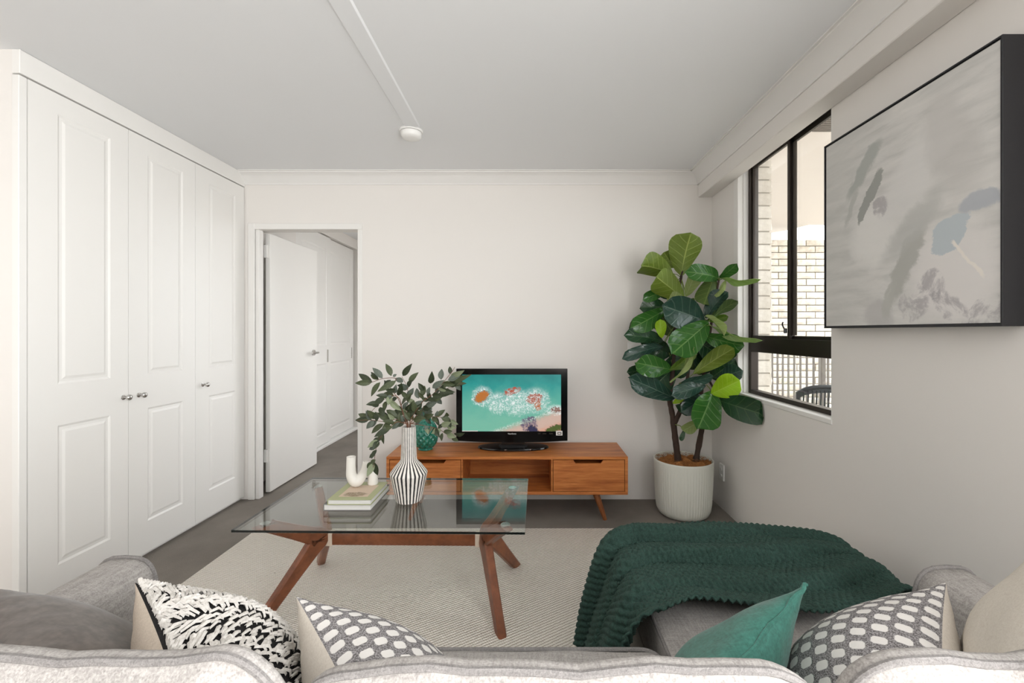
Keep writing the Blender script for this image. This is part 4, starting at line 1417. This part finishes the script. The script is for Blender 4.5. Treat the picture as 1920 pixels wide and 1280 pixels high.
# ------------------------------------------------------------------ painting
def paint_mat():
    t = NT('abstract_painting')
    tc = t.n('TexCoord')
    uv = tc.outputs['UV']
    sp = t.n('SeparateXYZ')
    t.l(uv, sp.inputs[0])
    n1 = t.noise(uv, 3.2, 6, .6, .8)
    n2 = t.noise(uv, 8, 8, .7, .5)
    n4 = t.noise(uv, 40, 5, .7, 0)
    mp = t.n('Mapping')
    mp.inputs['Rotation'].default_value = (0, 0, R(-52))
    mp.inputs['Scale'].default_value = (1, 6, 1)
    t.l(uv, mp.inputs[0])
    n3 = t.noise(mp.outputs[0], 3, 5, .6, .4)
    U = t.math('ADD', sp.outputs[0], t.math('MULTIPLY', t.math('SUBTRACT', n2.outputs[0], .5), .12))
    V = t.math('ADD', sp.outputs[1], t.math('MULTIPLY', t.math('SUBTRACT', n1.outputs[0], .5), .16))

    def blob(cx, cy, rx, ry, rot, lo=.7, hi=1.1):
        a = t.math('SUBTRACT', U, cx)
        c = t.math('SUBTRACT', V, cy)
        cs, sn = math.cos(R(rot)), math.sin(R(rot))
        p = t.math('ADD', t.math('MULTIPLY', a, cs), t.math('MULTIPLY', c, sn))
        q = t.math('SUBTRACT', t.math('MULTIPLY', c, cs), t.math('MULTIPLY', a, sn))
        d = t.math('ADD', t.math('POWER', t.math('DIVIDE', p, rx), 2.0), t.math('POWER', t.math('DIVIDE', q, ry), 2.0))
        return t.math('SUBTRACT', 1.0, t.smooth(d, lo, hi))
    c = t.ramp(n3.outputs[0], [(.3, C(196, 195, 191)), (.5, C(212, 210, 206)), (.7, C(222, 219, 215))])
    c = t.mix(t.math('MULTIPLY', t.smooth(sp.outputs[0], .45, .05), .35), c, C(190, 190, 185))
    L = [(.36, .42, .16, .16, 0, .3, 1.3, C(226, 224, 220), .9), (.80, .20, .22, .20, 0, .4, 1.3, C(226, 222, 219), .9), (.62, .66, .30, .12, 48, .2, 1.4, C(220, 218, 215), .8),
         (.80, .72, .12, .24, 20, .2, 1.5, C(198, 195, 191), .6), (.57, .27, .19, .055, 60, .5, 1.2, C(176, 176, 170), .9), (.60, .42, .2, .07, 40, .2, 1.5, C(190, 190, 186), .8),
         (.30, .77, .18, .045, 45, .4, 1.3, C(172, 175, 170), .9), (.21, .60, .10, .025, 60, .3, 1.4, C(182, 183, 178), .8),
         (.345, .63, .155, .034, 57, .8, 1.05, C(160, 161, 156), 1), (.79, .355, .095, .075, 40, .85, 1.02, C(192, 200, 204), 1), (.92, .44, .10, .042, -10, .6, 1.2, C(180, 184, 190), .9),
         (.40, .05, .10, .07, 0, .3, 1.5, C(190, 188, 186), .8), (.47, .12, .09, .03, 70, .4, 1.3, C(184, 184, 178), .8)]
    for (x, y, rx, ry, rot, lo, hi, col, st) in L:
        c = t.mix(t.math('MULTIPLY', blob(x, y, rx, ry, rot, lo, hi), st), c, col)
    rag = t.smooth(n2.outputs[0], .45, .6)
    for (x, y, rx, ry, rot) in ((.62, .10, .09, .075, -30), (.80, .06, .11, .05, -35), (.95, .045, .08, .05, 30), (.72, .16, .07, .05, -50), (.42, .56, .05, .06, 0)):
        c = t.mix(t.math('MULTIPLY', blob(x, y, rx, ry, rot), t.math('MULTIPLY', rag, .75)), c, C(166, 162, 164))
    sw_ = t.math('ABSOLUTE', t.math('SUBTRACT', t.math('ADD', sp.outputs[1], t.math('MULTIPLY', t.math('SUBTRACT', sp.outputs[0], .85), 1.1)), t.math('ADD', .27, t.math('MULTIPLY', t.math('SUBTRACT', n1.outputs[0], .5), .1))))
    c = t.mix(t.math('MULTIPLY', t.math('SUBTRACT', 1.0, t.smooth(sw_, .006, .014)), blob(.87, .25, .09, .12, 0)), c, C(236, 230, 222))
    t.set(Base_Color=c, Roughness=.75)
    t.bump(t.math('ADD', t.math('MULTIPLY', n4.outputs[0], .4), n3.outputs[0]), .15, .004)
    return t.m


py0, py1, pz0, pz1, pxf = 1.233, 1.985, 1.286, 2.10, 1.315
pa = empty('abstract_painting', (XR, (py0 + py1) / 2, pz0), 'large grey and white abstract canvas in a deep black frame', 'painting')
t_ = .006
part('frame', MB().rbox(pxf, XR, py0, py0 + t_, pz0, pz1, .001, 1).rbox(pxf, XR, py1 - t_, py1, pz0, pz1, .001, 1)
     .rbox(pxf, XR, py0 + t_, py1 - t_, pz0, pz0 + t_, .001, 1).rbox(pxf, XR, py0 + t_, py1 - t_, pz1 - t_, pz1, .001, 1), MAT['blackmatt'], pa)
cb = MB().box(pxf + .006, XR - .002, py0 + t_, py1 - t_, pz0 + t_, pz1 - t_, 1)
cb.quad((pxf + .004, py1 - .010, pz0 + .010), (pxf + .004, py0 + .010, pz0 + .010), (pxf + .004, py0 + .010, pz1 - .010), (pxf + .004, py1 - .010, pz1 - .010), 0)
part('canvas', cb, [paint_mat(), MAT['blackmatt']], pa, 0)

# ------------------------------------------------------------------ sofa
def soft_box(x0, x1, y0, y1, z0, z1, r=.05, crown=(0, 0, 0), n=16, wr=0.0, seed=0, sag=0.0):
    """rounded cushion: surface of a cube grid pulled to a rounded box and puffed by crown (x,y,z)"""
    m = MB()
    c = Vector(((x0 + x1) / 2, (y0 + y1) / 2, (z0 + z1) / 2))
    h = Vector(((x1 - x0) / 2, (y1 - y0) / 2, (z1 - z0) / 2))
    rr = random.Random(seed)
    phs = [(rr.uniform(8, 30), rr.uniform(-20, 20), rr.uniform(0, 6)) for _ in range(5)]
    bm = bmesh.new()
    bmesh.ops.create_cube(bm, size=2)
    bmesh.ops.subdivide_edges(bm, edges=bm.edges[:], cuts=n, use_grid_fill=True)
    for v in bm.verts:
        p = v.co.copy()
        q = Vector([math.copysign(1 - (1 - abs(a)) ** 1.35, a) for a in p])
        w_ = Vector((q.x * h.x, q.y * h.y, q.z * h.z))
        inner = Vector([max(-(h[i] - r), min(h[i] - r, w_[i])) for i in range(3)])
        d = w_ - inner
        nn = d.normalized() if d.length > 1e-6 else Vector((0, 0, 0))
        w_ = inner + nn * r if d.length > r * .5 else w_
        u = p
        w_.x += math.copysign(1, u.x) * crown[0] * (1 - u.y ** 2) * (1 - u.z ** 2) * abs(u.x) ** 2
        w_.y += math.copysign(1, u.y) * crown[1] * (1 - u.x ** 2) * (1 - u.z ** 2) * abs(u.y) ** 2
        w_.z += math.copysign(1, u.z) * crown[2] * (1 - u.x ** 2) * (1 - u.y ** 2) * abs(u.z) ** 2
        if wr:
            s_ = sum(math.sin(w_.x * a + w_.z * b_ + w_.y * b_ * .7 + c_) for a, b_, c_ in phs) / 5
            w_ += nn * (wr * s_)
            w_.z += wr * s_ * abs(u.z)
        v.co = c + w_
    bm.verts.index_update()
    m.add([v.co[:] for v in bm.verts], [[q.index for q in f.verts] for f in bm.faces])
    bm.free()
    return m


def rrect(a0, a1, b0, b1, r, n=6):
    out = []
    for cx_, cy_, s in ((a1 - r, b1 - r, 0), (a0 + r, b1 - r, 90), (a0 + r, b0 + r, 180), (a1 - r, b0 + r, 270)):
        for k in range(n + 1):
            a = R(s + 90 * k / n)
            out.append((cx_ + r * math.cos(a), cy_ + r * math.sin(a)))
    # subdivide the long sides
    res = []
    for i, p in enumerate(out):
        q = out[(i + 1) % len(out)]
        res.append(p)
        d = math.dist(p, q)
        k = int(d / .05)
        for j in range(1, k):
            res.append((p[0] + (q[0] - p[0]) * j / k, p[1] + (q[1] - p[1]) * j / k))
    return res


so = empty('chaise_sofa', (0, .9, 0), 'light grey linen sofa with a chaise and three loose back cushions', 'sofa')
AX0, AX1 = -1.205, -1.035
BX0, BX1 = 1.0, 1.172
SEATZ = .45
part('base', MB().rbox(AX1, BX0, .36, 1.12, .10, .30, .02, 3).rbox(.36, BX1, 1.10, 1.765, .10, .30, .02, 3), MAT['sofa'], so)
part('back_frame', MB().rbox(AX0 + .01, BX1 - .01, .30, .46, .10, .66, .03, 3), MAT['sofa'], so)
for (x, y) in ((-1.12, .4), (-1.12, 1.12), (1.1, .4), (1.09, 1.7), (.45, 1.7)):
    part('foot', MB().lathe([(0, 0), (.018, 0), (.028, .11), (0, .11)], (x, y, 0.0125), 16), MAT['walnut'], so)


def arm(x0, x1, y0, y1, zt):
    """padded arm with an arched top, extruded along Y"""
    m = MB()
    c, hw = (x0 + x1) / 2, (x1 - x0) / 2
    sec = [(-hw, .10)]
    for k in range(13):
        a = math.pi * (1 - k / 12)
        sec.append((math.copysign(abs(math.cos(a)) ** .62, math.cos(a)) * hw, zt - .095 + .095 * math.sin(a) ** .8))
    sec.append((hw, .10))
    ys = [y0, y0 + .02] + list(np.linspace(y0 + .06, y1 - .04, 7)) + [y1 - .014, y1]
    pts = []
    for i, y in enumerate(ys):
        k = .012 if i in (0, len(ys) - 1) else 0
        for (x, z) in sec:
            sx = x * (1 - k / hw)
            pts.append((c + sx, y, z - k * (z > .2)))
    m.grid(pts, len(ys), len(sec), flip=True)
    for i in (0, len(ys) - 1):
        o_ = i * len(sec)
        f = tuple(range(o_, o_ + len(sec)))
        m.f.append(f if i else f[::-1])
        m.mi.append(0)
    pip = [(c + x * 1.0, y1 - .010, z + .002) for x, z in sec]
    return m, pip


for x0, x1, y1, zt in ((AX0, AX1, 1.235, .645), (BX0, BX1, 1.165, .655)):
    m, pip = arm(x0, x1, .32, y1, zt)
    a_ = part('arm', m, MAT['sofa'], so, 50)
    part('piping', MB().tube(pip, .0055, 8), MAT['piping'], a_)

# seat cushions
for (x0, x1, y0, y1, zz) in ((AX1 + .004, .342, .55, 1.15, SEATZ), (.350, 1.0, .55, 1.16, SEATZ)):
    pass
m = soft_box(AX1 + .004, .338, .50, 1.155, .295, SEATZ, .03, (0, .006, .014), 22, .0015, 1)
sc1 = part('seat_cushion', m, MAT['sofa'], so, 60)
for z in (SEATZ - .004, .305):
    part('piping', MB().tube([(x, y, z) for x, y in rrect(AX1 + .012, .331, .508, 1.149, .05)], .0055, 8, closed=True), MAT['piping'], sc1)
# chaise cushion: runs forward past the arm, notched beside it
m = MB()
def chaise_outline(off=0.0):
    x0, x1, xa = .346 + off, BX1 - .004 - off, BX0 - .006 - off
    return [(x0, .5 + off), (xa, .5 + off), (xa, 1.175 + off), (x1, 1.175 + off), (x1, 1.785 - off), (x0, 1.785 - off)]
bm = bmesh.new()
vs = [bm.verts.new((x, y, .295)) for x, y in chaise_outline()]
f = bm.faces.new(vs)
ext = bmesh.ops.extrude_face_region(bm, geom=[f])
for v in [g for g in ext['geom'] if isinstance(g, bmesh.types.BMVert)]:
    v.co.z = SEATZ + .004
bmesh.ops.recalc_face_normals(bm, faces=bm.faces[:])
bmesh.ops.bevel(bm, geom=[e for e in bm.edges if abs(e.verts[0].co.z - e.verts[1].co.z) > .05], offset=.045, segments=5, affect='EDGES', profile=.5)
bmesh.ops.bevel(bm, geom=[e for e in bm.edges if abs(e.verts[0].co.z - e.verts[1].co.z) < .001 and any(abs(f_.normal.z) < .5 for f_ in e.link_faces) and any(abs(f_.normal.z) > .5 for f_ in e.link_faces)], offset=.022, segments=4, affect='EDGES', profile=.5)
bm.verts.index_update()
m.add([v.co[:] for v in bm.verts], [[q.index for q in f_.verts] for f_ in bm.faces])
bm.free()
sc2 = part('seat_cushion', m, MAT['sofa'], so, 60)
def round_poly(pts, r, n=5):
    out = []
    k_ = len(pts)
    for i in range(k_):
        a, p, c = Vector(pts[i - 1]), Vector(pts[i]), Vector(pts[(i + 1) % k_])
        u, v = (a - p).normalized(), (c - p).normalized()
        for j in range(n + 1):
            t = j / n
            s0, s1 = p + u * r, p + v * r
            out.append(s0.lerp(p, t).lerp(p.lerp(s1, t), t))
    return out
for z in (SEATZ - .004, .305):
    part('piping', MB().tube([(q.x, q.y, z) for q in round_poly(chaise_outline(.006), .045)], .0055, 8, closed=True), MAT['piping'], sc2)

# back cushions
def box_cushion(x0, x1, z0, z1, y0, y1, rad, crown_r, crown_f, seed, wr=.004):
    """boxed loose cushion: rounded outline in XZ, puffed rear (y0) and front (y1) faces, band between"""
    out = rrect(x0, x1, z0, z1, rad, 8)
    cx_, cz_ = (x0 + x1) / 2, (z0 + z1) / 2
    rr = random.Random(seed)
    ph = [(rr.uniform(14, 40), rr.uniform(-26, 26), rr.uniform(0, 6)) for _ in range(6)]
    def wave(x, z):
        return sum(math.sin(a * x + b_ * z + c_) for a, b_, c_ in ph) / 4
    def edge(x, z):        # the outline itself is a little uneven along the top
        k = max(0, min(1, (z - cz_) / (z1 - cz_)))
        return z + k * (.004 * math.sin(x * 19 + seed) + .003 * math.sin(x * 41 + seed * 2))
    ss = [.02, .25, .45, .62, .75, .85, .92, .97, 1.0]
    prof = [('r', q) for q in ss] + [('b', q) for q in (.12, .35, .65, .88)] + [('f', q) for q in reversed(ss)]
    pts = []
    n = len(out)
    for kind, q in prof:
        for (x, z) in out:
            dx, dz = x - cx_, z - cz_
            if kind == 'b':
                g = 1 + .018 * math.sin(math.pi * q)
                xx, zz, yy_ = cx_ + dx * (1 + .006 * math.sin(math.pi * q)), cz_ + dz * g, y0 + (y1 - y0) * q
            else:
                xx, zz = cx_ + dx * q, cz_ + dz * q
                puff = (1 - q ** 2.6)
                gath = math.sin(x * 95 + z * 95 + 2 * math.sin(x * 31)) * q ** 3 * (1 - q ** 14)
                wv_ = wr * (wave(xx, zz) * (1 - q ** 6) + .9 * gath)
                yy_ = y0 - crown_r * puff - wv_ if kind == 'r' else y1 + crown_f * puff + wv_
            zz = edge(xx, zz)
            pts.append((xx, yy_, zz))
    m = MB().grid(pts, len(prof), n, closed_v=True)
    m.f.append(tuple(range(n)))
    m.f.append(tuple(range(len(prof) * n - 1, (len(prof) - 1) * n - 1, -1)))
    m.mi += [0, 0]
    return m, [(x, y0 - .001, edge(x, z)) for x, z in out], [(x, y1 + .001, edge(x, z)) for x, z in out]


def lean(p):
    return (p[0], p[1] - (p[2] - SEATZ) * .12, p[2])


BCX = [(-1.03, -.338, .830), (-.322, .405, .814), (.422, 1.0, .828)]
for k, (x0, x1, zt) in enumerate(BCX):
    m, p_r, p_f = box_cushion(x0, x1, SEATZ + .002, zt, .640, .662, .085, .07, .085, 3 + k)
    m.v = [lean(p) for p in m.v]
    bc = part('back_cushion', m, MAT['sofa'], so, 60)
    part('piping', MB().tube([lean(p) for p in p_r], .0056, 8, closed=True), MAT['piping'], bc)

# ------------------------------------------------------------------ knitted throw
def throw():
    st = .0215                         # stitch pitch
    # path across the chaise: hanging side, rounded edge, top, slight drop at the wall side
    key = [(.205, .10), (.235, .22), (.275, .34), (.305, .42), (.335, .462), (.39, .472), (.6, .472), (.9, .470), (1.08, .470), (1.155, .462), (1.19, .44), (1.205, .40)]
    sm_ = catmull([Vector((a, 0, c)) for a, c in key], 12)
    acc = [0]
    for i in range(1, len(sm_)):
        acc.append(acc[-1] + (sm_[i] - sm_[i - 1]).length)
    Ls = acc[-1]
    nU = int(Ls / st) * 7
    vlen = .60
    nV = int(vlen / st) * 7
    s = np.linspace(0, Ls, nU)
    xs = np.interp(s, acc, [p.x for p in sm_])
    zs = np.interp(s, acc, [p.z for p in sm_])
    # near / far edges in Y
    near = np.interp(xs, [.2, .30, .36, .45, .6, .8, .95, 1.1, 1.21], [1.20, 1.19, 1.185, 1.225, 1.225, 1.20, 1.235, 1.32, 1.38])
    far = np.interp(xs, [.2, .33, .4, .7, .9, 1.1, 1.21], [1.66, 1.735, 1.775, 1.79, 1.785, 1.735, 1.69])
    near = near + .008 * np.sin(s * 16)
    v = np.linspace(0, 1, nV)
    X = np.repeat(xs[:, None], nV, 1)
    Z = np.repeat(zs[:, None], nV, 1)
    Y = near[:, None] + (far - near)[:, None] * v[None, :]
    SS = np.repeat(s[:, None], nV, 1)
    VV = np.repeat(v[None, :], nU, 0)
    hang = np.clip((.34 - X) / .1, 0, 1)
    # folds that run along X on top, fanning down on the hanging side
    ph = VV * 2 * np.pi * 3.4 + .9 * np.sin(SS * 3.1) + .5 * np.sin(SS * 7 + VV * 5) + 1.1
    tt = (ph / (2 * np.pi)) % 1.0
    # steep on the side toward the seat, easing off toward the foot of the chaise
    fold = np.where(tt < .22, .5 - .5 * np.cos(np.pi * tt / .22), .5 + .5 * np.cos(np.pi * ((tt - .22) / .78) ** .8))
    fold = fold * (.75 + .35 * np.sin(SS * 4 + np.floor(ph / (2 * np.pi)) * 2.1))
    amp = .042 * np.clip(np.minimum(1, (1.25 - X) / .25), 0.25, 1) * (1 - .25 * np.clip((X - .5) / .4, 0, 1) * (VV > .55))
    fold2 = .006 * np.sin(VV * 27 + SS * 6) + .005 * np.sin(SS * 13 + VV * 11)
    base = np.clip(amp * fold + fold2 * .6 + .003, -.002, .07)
    edgefall = np.clip((Y - 1.775) / .02, 0, 1)
    # normal of the path
    tx, tz_ = np.gradient(xs), np.gradient(zs)
    ln = np.hypot(tx, tz_)
    nx, nz = -tz_ / ln, tx / ln
    X = X + nx[:, None] * (base + .006)
    Z = Z + nz[:, None] * (base + .006)
    Y = Y + hang * .02 * np.sin(VV * 14 + 2)
    # stitches: staggered plump loops
    a = SS / st
    bb = VV * vlen / (st * .82)
    d = np.zeros_like(SS)
    for off in (0, 1):
        row = np.floor((bb - off) / 2) * 2 + off + 1
        du = (a + .5 * off + .18 * (bb - row))
        du = (du - np.floor(du)) - .5
        dv = bb - row
        h = 1 - (du / .52) ** 2 - (dv / .92) ** 2
        d = np.maximum(d, np.sqrt(np.clip(h, 0, None)))
    # surface normal
    def grad(A):
        return np.gradient(A, axis=0), np.gradient(A, axis=1)
    Xu, Xv = grad(X)
    Yu, Yv = grad(Y)
    Zu, Zv = grad(Z)
    Nx, Ny, Nz = Yu * Zv - Zu * Yv, Zu * Xv - Xu * Zv, Xu * Yv - Yu * Xv
    nl = np.sqrt(Nx ** 2 + Ny ** 2 + Nz ** 2) + 1e-12
    dd = (d - .2) * .016
    X, Y, Z = X + Nx / nl * dd, Y + Ny / nl * dd, Z + Nz / nl * dd
    co = np.stack([X, Y, Z], -1).reshape(-1, 3)
    idx = np.arange(nU * nV).reshape(nU, nV)
    q = np.stack([idx[:-1, :-1], idx[1:, :-1], idx[1:, 1:], idx[:-1, 1:]], -1).reshape(-1, 4)
    # underside a little below so that the throw has body
    co2 = np.stack([X - Nx / nl * .008, Y, Z - Nz / nl * .008], -1)[::6, ::6]
    return co, q, co2


co, q, _ = throw()
loc = Vector((.7, 1.5, .46))
me = bpy.data.meshes.new('knitted_throw')
me.from_pydata((co - np.array(loc)).tolist(), [], q.tolist())
me.materials.append(MAT['knit'])
me.shade_smooth()
kt = link('knitted_throw', me, None, loc)
kt['label'], kt['category'] = 'chunky bottle-green knitted throw draped over the chaise', 'blanket'
sol = kt.modifiers.new('thickness', 'SOLIDIFY')
sol.thickness = .006
sol.offset = -1

# ------------------------------------------------------------------ scatter pillows
from mathutils.bvhtree import BVHTree


def bvh_of(o):
    me_, off_ = o.data, wloc(o)
    me_.calc_loop_triangles()
    return BVHTree.FromPolygons([v.co + off_ for v in me_.vertices], [tuple(t_.vertices) for t_ in me_.loop_triangles])


OBST = [(bvh_of(c_), -.004) for c_ in so.children if c_.name.split('.')[0] in ('back_cushion', 'arm', 'seat_cushion')]


def push_out(p):
    for tree, gap in OBST:
        loc_, _, _, dist = tree.find_nearest(p)
        if loc_ is None or dist > .3:
            continue
        q, k, d = p.copy(), 0, Vector((.113, .0721, .991)).normalized()
        while k < 30:
            h_ = tree.ray_cast(q, d)
            if h_[0] is None:
                break
            k += 1
            q = h_[0] + d * 1e-5
        if k % 2:
            if dist > 1e-6:
                p = loc_ + (loc_ - p).normalized() * gap
        elif gap > 0 and 1e-6 < dist < gap:
            p = loc_ + (p - loc_).normalized() * gap
    return p


def pillow(name, label, T_, e1, lean, size, thick, front, back, roll=0, seed=0, front_side=1, seam=None, wr=.006, gap=.003):
    """T_: top far corner; e1: horizontal direction of the top edge away from T_; the front face looks to the side front_side of e1.
    The cover is then relaxed against the sofa and the pillows placed before it, as a soft pillow gives way"""
    e1 = Vector((e1[0], e1[1], 0)).normalized()
    zup = Vector((0, 0, 1))
    nf = Vector((-e1.y, e1.x, 0)) * front_side
    e2 = (zup * math.cos(R(lean)) - nf * math.sin(R(lean))).normalized()
    n = (nf * math.cos(R(lean)) + zup * math.sin(R(lean))).normalized()
    rm = Matrix.Rotation(R(roll) * front_side, 3, n)
    E1, E2 = rm @ e1, rm @ e2
    h = size / 2
    c = Vector(T_) + E1 * h * .97 - E2 * h * .97
    rr = random.Random(seed)
    N_ = 40
    ph = [(rr.uniform(3, 9), rr.uniform(-9, 9), rr.uniform(0, 6.28)) for _ in range(4)]

    def raw(u, v, side):
        x = u * (1 - .075 * (1 - v * v) * u * u)
        y = v * (1 - .075 * (1 - u * u) * v * v)
        z = (max(0, 1 - u ** 2) ** .55) * (max(0, 1 - v ** 2) ** .55)
        z = z * (1 - .1 * (u * u + v * v)) * thick / 2
        ed = (1 - max(abs(u), abs(v)) ** 3)
        wob = sum(math.sin(a * u + b_ * v + c_ + side) for a, b_, c_ in ph) / 4
        ga = math.sin(26 * u + 3 * v) * (abs(v) ** 4) * (1 - abs(v) ** 16) + math.sin(24 * v + 2 * u) * (abs(u) ** 4) * (1 - abs(u) ** 16)
        z = z + ed * wob * wr + .35 * wr * ga
        q = c + E1 * (x * h) + E2 * (y * h) + n * (z * side)
        if q.z < SEATZ + .006:                       # the lower edge is squashed flat on the seat
            q.z = SEATZ + .006 + (q.z - SEATZ - .006) * .03
        return q
    W = N_ + 1
    ang = [math.sin((i / N_ - .5) * math.pi) for i in range(W)]
    G = {sd_: [raw(ang[i], ang[j], sd_) for i in range(W) for j in range(W)] for sd_ in (1, -1)}
    rim = [i * W + j for i in range(W) for j in range(W) if i in (0, N_) or j in (0, N_)]
    for it in range(7):
        moved = {}
        for sd_ in (1, -1):
            P_ = G[sd_]
            new = []
            mv = []
            for p in P_:
                q = push_out(p)
                new.append(q)
                mv.append((q - p).length > 1e-5)
            G[sd_] = new
            moved[sd_] = mv
        if it < 6:                                   # let the cover relax where it was pressed
            for sd_ in (1, -1):
                P_, mv = G[sd_], moved[sd_]
                near = list(mv)
                for _ in range(3):
                    near = [near[k] or any(near[q] for q in ((k - 1) if k % W else k, (k + 1) if k % W < N_ else k, max(0, k - W), min(W * W - 1, k + W))) for k in range(W * W)]
                out_ = list(P_)
                for i in range(1, N_):
                    for j in range(1, N_):
                        k = i * W + j
                        if near[k]:
                            out_[k] = P_[k] * .6 + (P_[k - 1] + P_[k + 1] + P_[k - W] + P_[k + W]) * .1
                G[sd_] = out_
        for k in rim:                                # both panels stay sewn together
            mid_ = (G[1][k] + G[-1][k]) * .5
            G[1][k] = mid_.copy()
            G[-1][k] = mid_.copy()

    def surf(u, v, side):
        fi = max(0, min(N_ - 1e-6, (math.asin(max(-1, min(1, u))) / math.pi + .5) * N_))
        fj = max(0, min(N_ - 1e-6, (math.asin(max(-1, min(1, v))) / math.pi + .5) * N_))
        i, j = int(fi), int(fj)
        a, b_ = fi - i, fj - j
        P_ = G[side]
        return P_[i * W + j] * (1 - a) * (1 - b_) + P_[(i + 1) * W + j] * a * (1 - b_) + P_[i * W + j + 1] * (1 - a) * b_ + P_[(i + 1) * W + j + 1] * a * b_
    m = MB()
    uv = [(.5 + .25 * (ang[i] + 2 * (i / N_ - .5)), .5 + .25 * (ang[j] + 2 * (j / N_ - .5))) for i in range(W) for j in range(W)]
    for side, mi in ((1, 0), (-1, 1)):
        m.grid(G[side], W, W, mi, flip=(front_side * side < 0), uv=uv)
    o = single(name, m, [front, back], c, label, 'pillow', smooth=60)
    OBST.append((bvh_of(o), gap))
    if seam:
        lp = []
        for i, j in [(i, N_) for i in range(0, N_, 2)] + [(N_, j) for j in range(N_, 0, -2)] + [(i, 0) for i in range(N_, 0, -2)] + [(0, j) for j in range(0, N_, 2)]:
            lp.append(G[1][i * W + j] + n * (.0025 * math.sin(len(lp) * 1.7)))
        part('seam', MB().tube(lp, .0045, 6, closed=True), seam, o)
    return o, surf, n, E1, E2


def on_ray(px, py, Y):
    return P(px, py, Y)


pillow('scatter_pillow', 'dark taupe velvet pillow in the sofa corner by the wardrobe', on_ray(-50, 1100, .91), (.80, -.60), 38, .46, .19, MAT['taupe'], MAT['taupe'], roll=6, seed=1, front_side=1, seam=MAT['taupe'], wr=.010)
tp, tsurf, tn, tE1, tE2 = pillow('scatter_pillow', 'pillow with shaggy black and white tufts and a plain beige back', on_ray(258, 1098, .92), (.70, -.71), 34, .43, .25, MAT['tuftbase'], MAT['beige'], roll=8, seed=2, front_side=1, gap=.012)
pillow('scatter_pillow', 'grey and white check pillow with a plain white back, beside the tufted pillow', on_ray(560, 1124, .92), (.62, -.78), 35, .43, .25, MAT['check'], MAT['cream'], roll=6, seed=3, front_side=1)
pillow('scatter_pillow', 'teal green velvet pillow with a ruffled seam', on_ray(1506, 1102, .93), (-.74, -.67), 30, .43, .17, MAT['teal'], MAT['teal'], roll=8, seed=4, front_side=-1, seam=MAT['teal'])
pillow('scatter_pillow', 'grey and white check pillow with a cream back beside the teal pillow', on_ray(1770, 1098, .91), (-.61, -.79), 34, .43, .26, MAT['check'], MAT['cream'], roll=8, seed=5, front_side=-1)
pillow('scatter_pillow', 'plain cream pillow leaning in the sofa corner by the painting wall', on_ray(2010, 985, .82), (-.62, -.78), 22, .45, .16, MAT['cream'], MAT['cream'], roll=4, seed=6, front_side=-1)

# tufts on the shaggy pillow
b = MB()
rr = random.Random(5)
K = 38
for i in range(K):
    for j in range(K + 4):
        u = math.sin((-.5 + (i + rr.uniform(.1, .9)) / K) * 2.95)
        v = math.sin((-.5 + (j + rr.uniform(.1, .9)) / (K + 4)) * 2.95)
        band = math.sin(u * 9 + v * 5 + 1.5 * math.sin(v * 4))
        ang = .6 + .8 * math.sin(u * 5 + v * 3) + rr.uniform(-.3, .3) + (1.2 if band > .3 else 0)
        du, dv = math.cos(ang), math.sin(ang)
        L = rr.uniform(.07, .115)
        p0 = tsurf(u, v, 1)
        p1 = tsurf(max(-.99, min(.99, u + du * L * .6)), max(-.99, min(.99, v + dv * L * .6)), 1)
        p2 = tsurf(max(-.995, min(.995, u + du * L * 1.3)), max(-.995, min(.995, v + dv * L * 1.3)), 1)
        sd = (p2 - p0).cross(tn)
        if sd.length < 1e-5:
            continue
        sd.normalize()
        wv_ = rr.uniform(.0034, .0056)
        e_ = .004
        uu, vv_ = max(-.985, min(.985, u)), max(-.985, min(.985, v))
        ln_ = (tsurf(uu + e_, vv_, 1) - tsurf(uu - e_, vv_, 1)).cross(tsurf(uu, vv_ + e_, 1) - tsurf(uu, vv_ - e_, 1)).normalized()
        if ln_.dot(tn) < 0:
            ln_ = -ln_
        sd = (p2 - p0).cross(ln_).normalized()
        c0, c1, c2 = p0 + ln_ * .001, p1 + ln_ * .009, p2 + ln_ * .0045
        pts = []
        for cc_, k_ in ((c0, .6), (c1, 1.0), (c2, .55)):
            pts += [cc_ - sd * wv_ * k_, cc_ + ln_ * .0035, cc_ + sd * wv_ * k_]
        b.grid(pts, 3, 3)
part('tufts', b, MAT['tuft'], tp, 60, label='white yarn tufts', stuff=True)
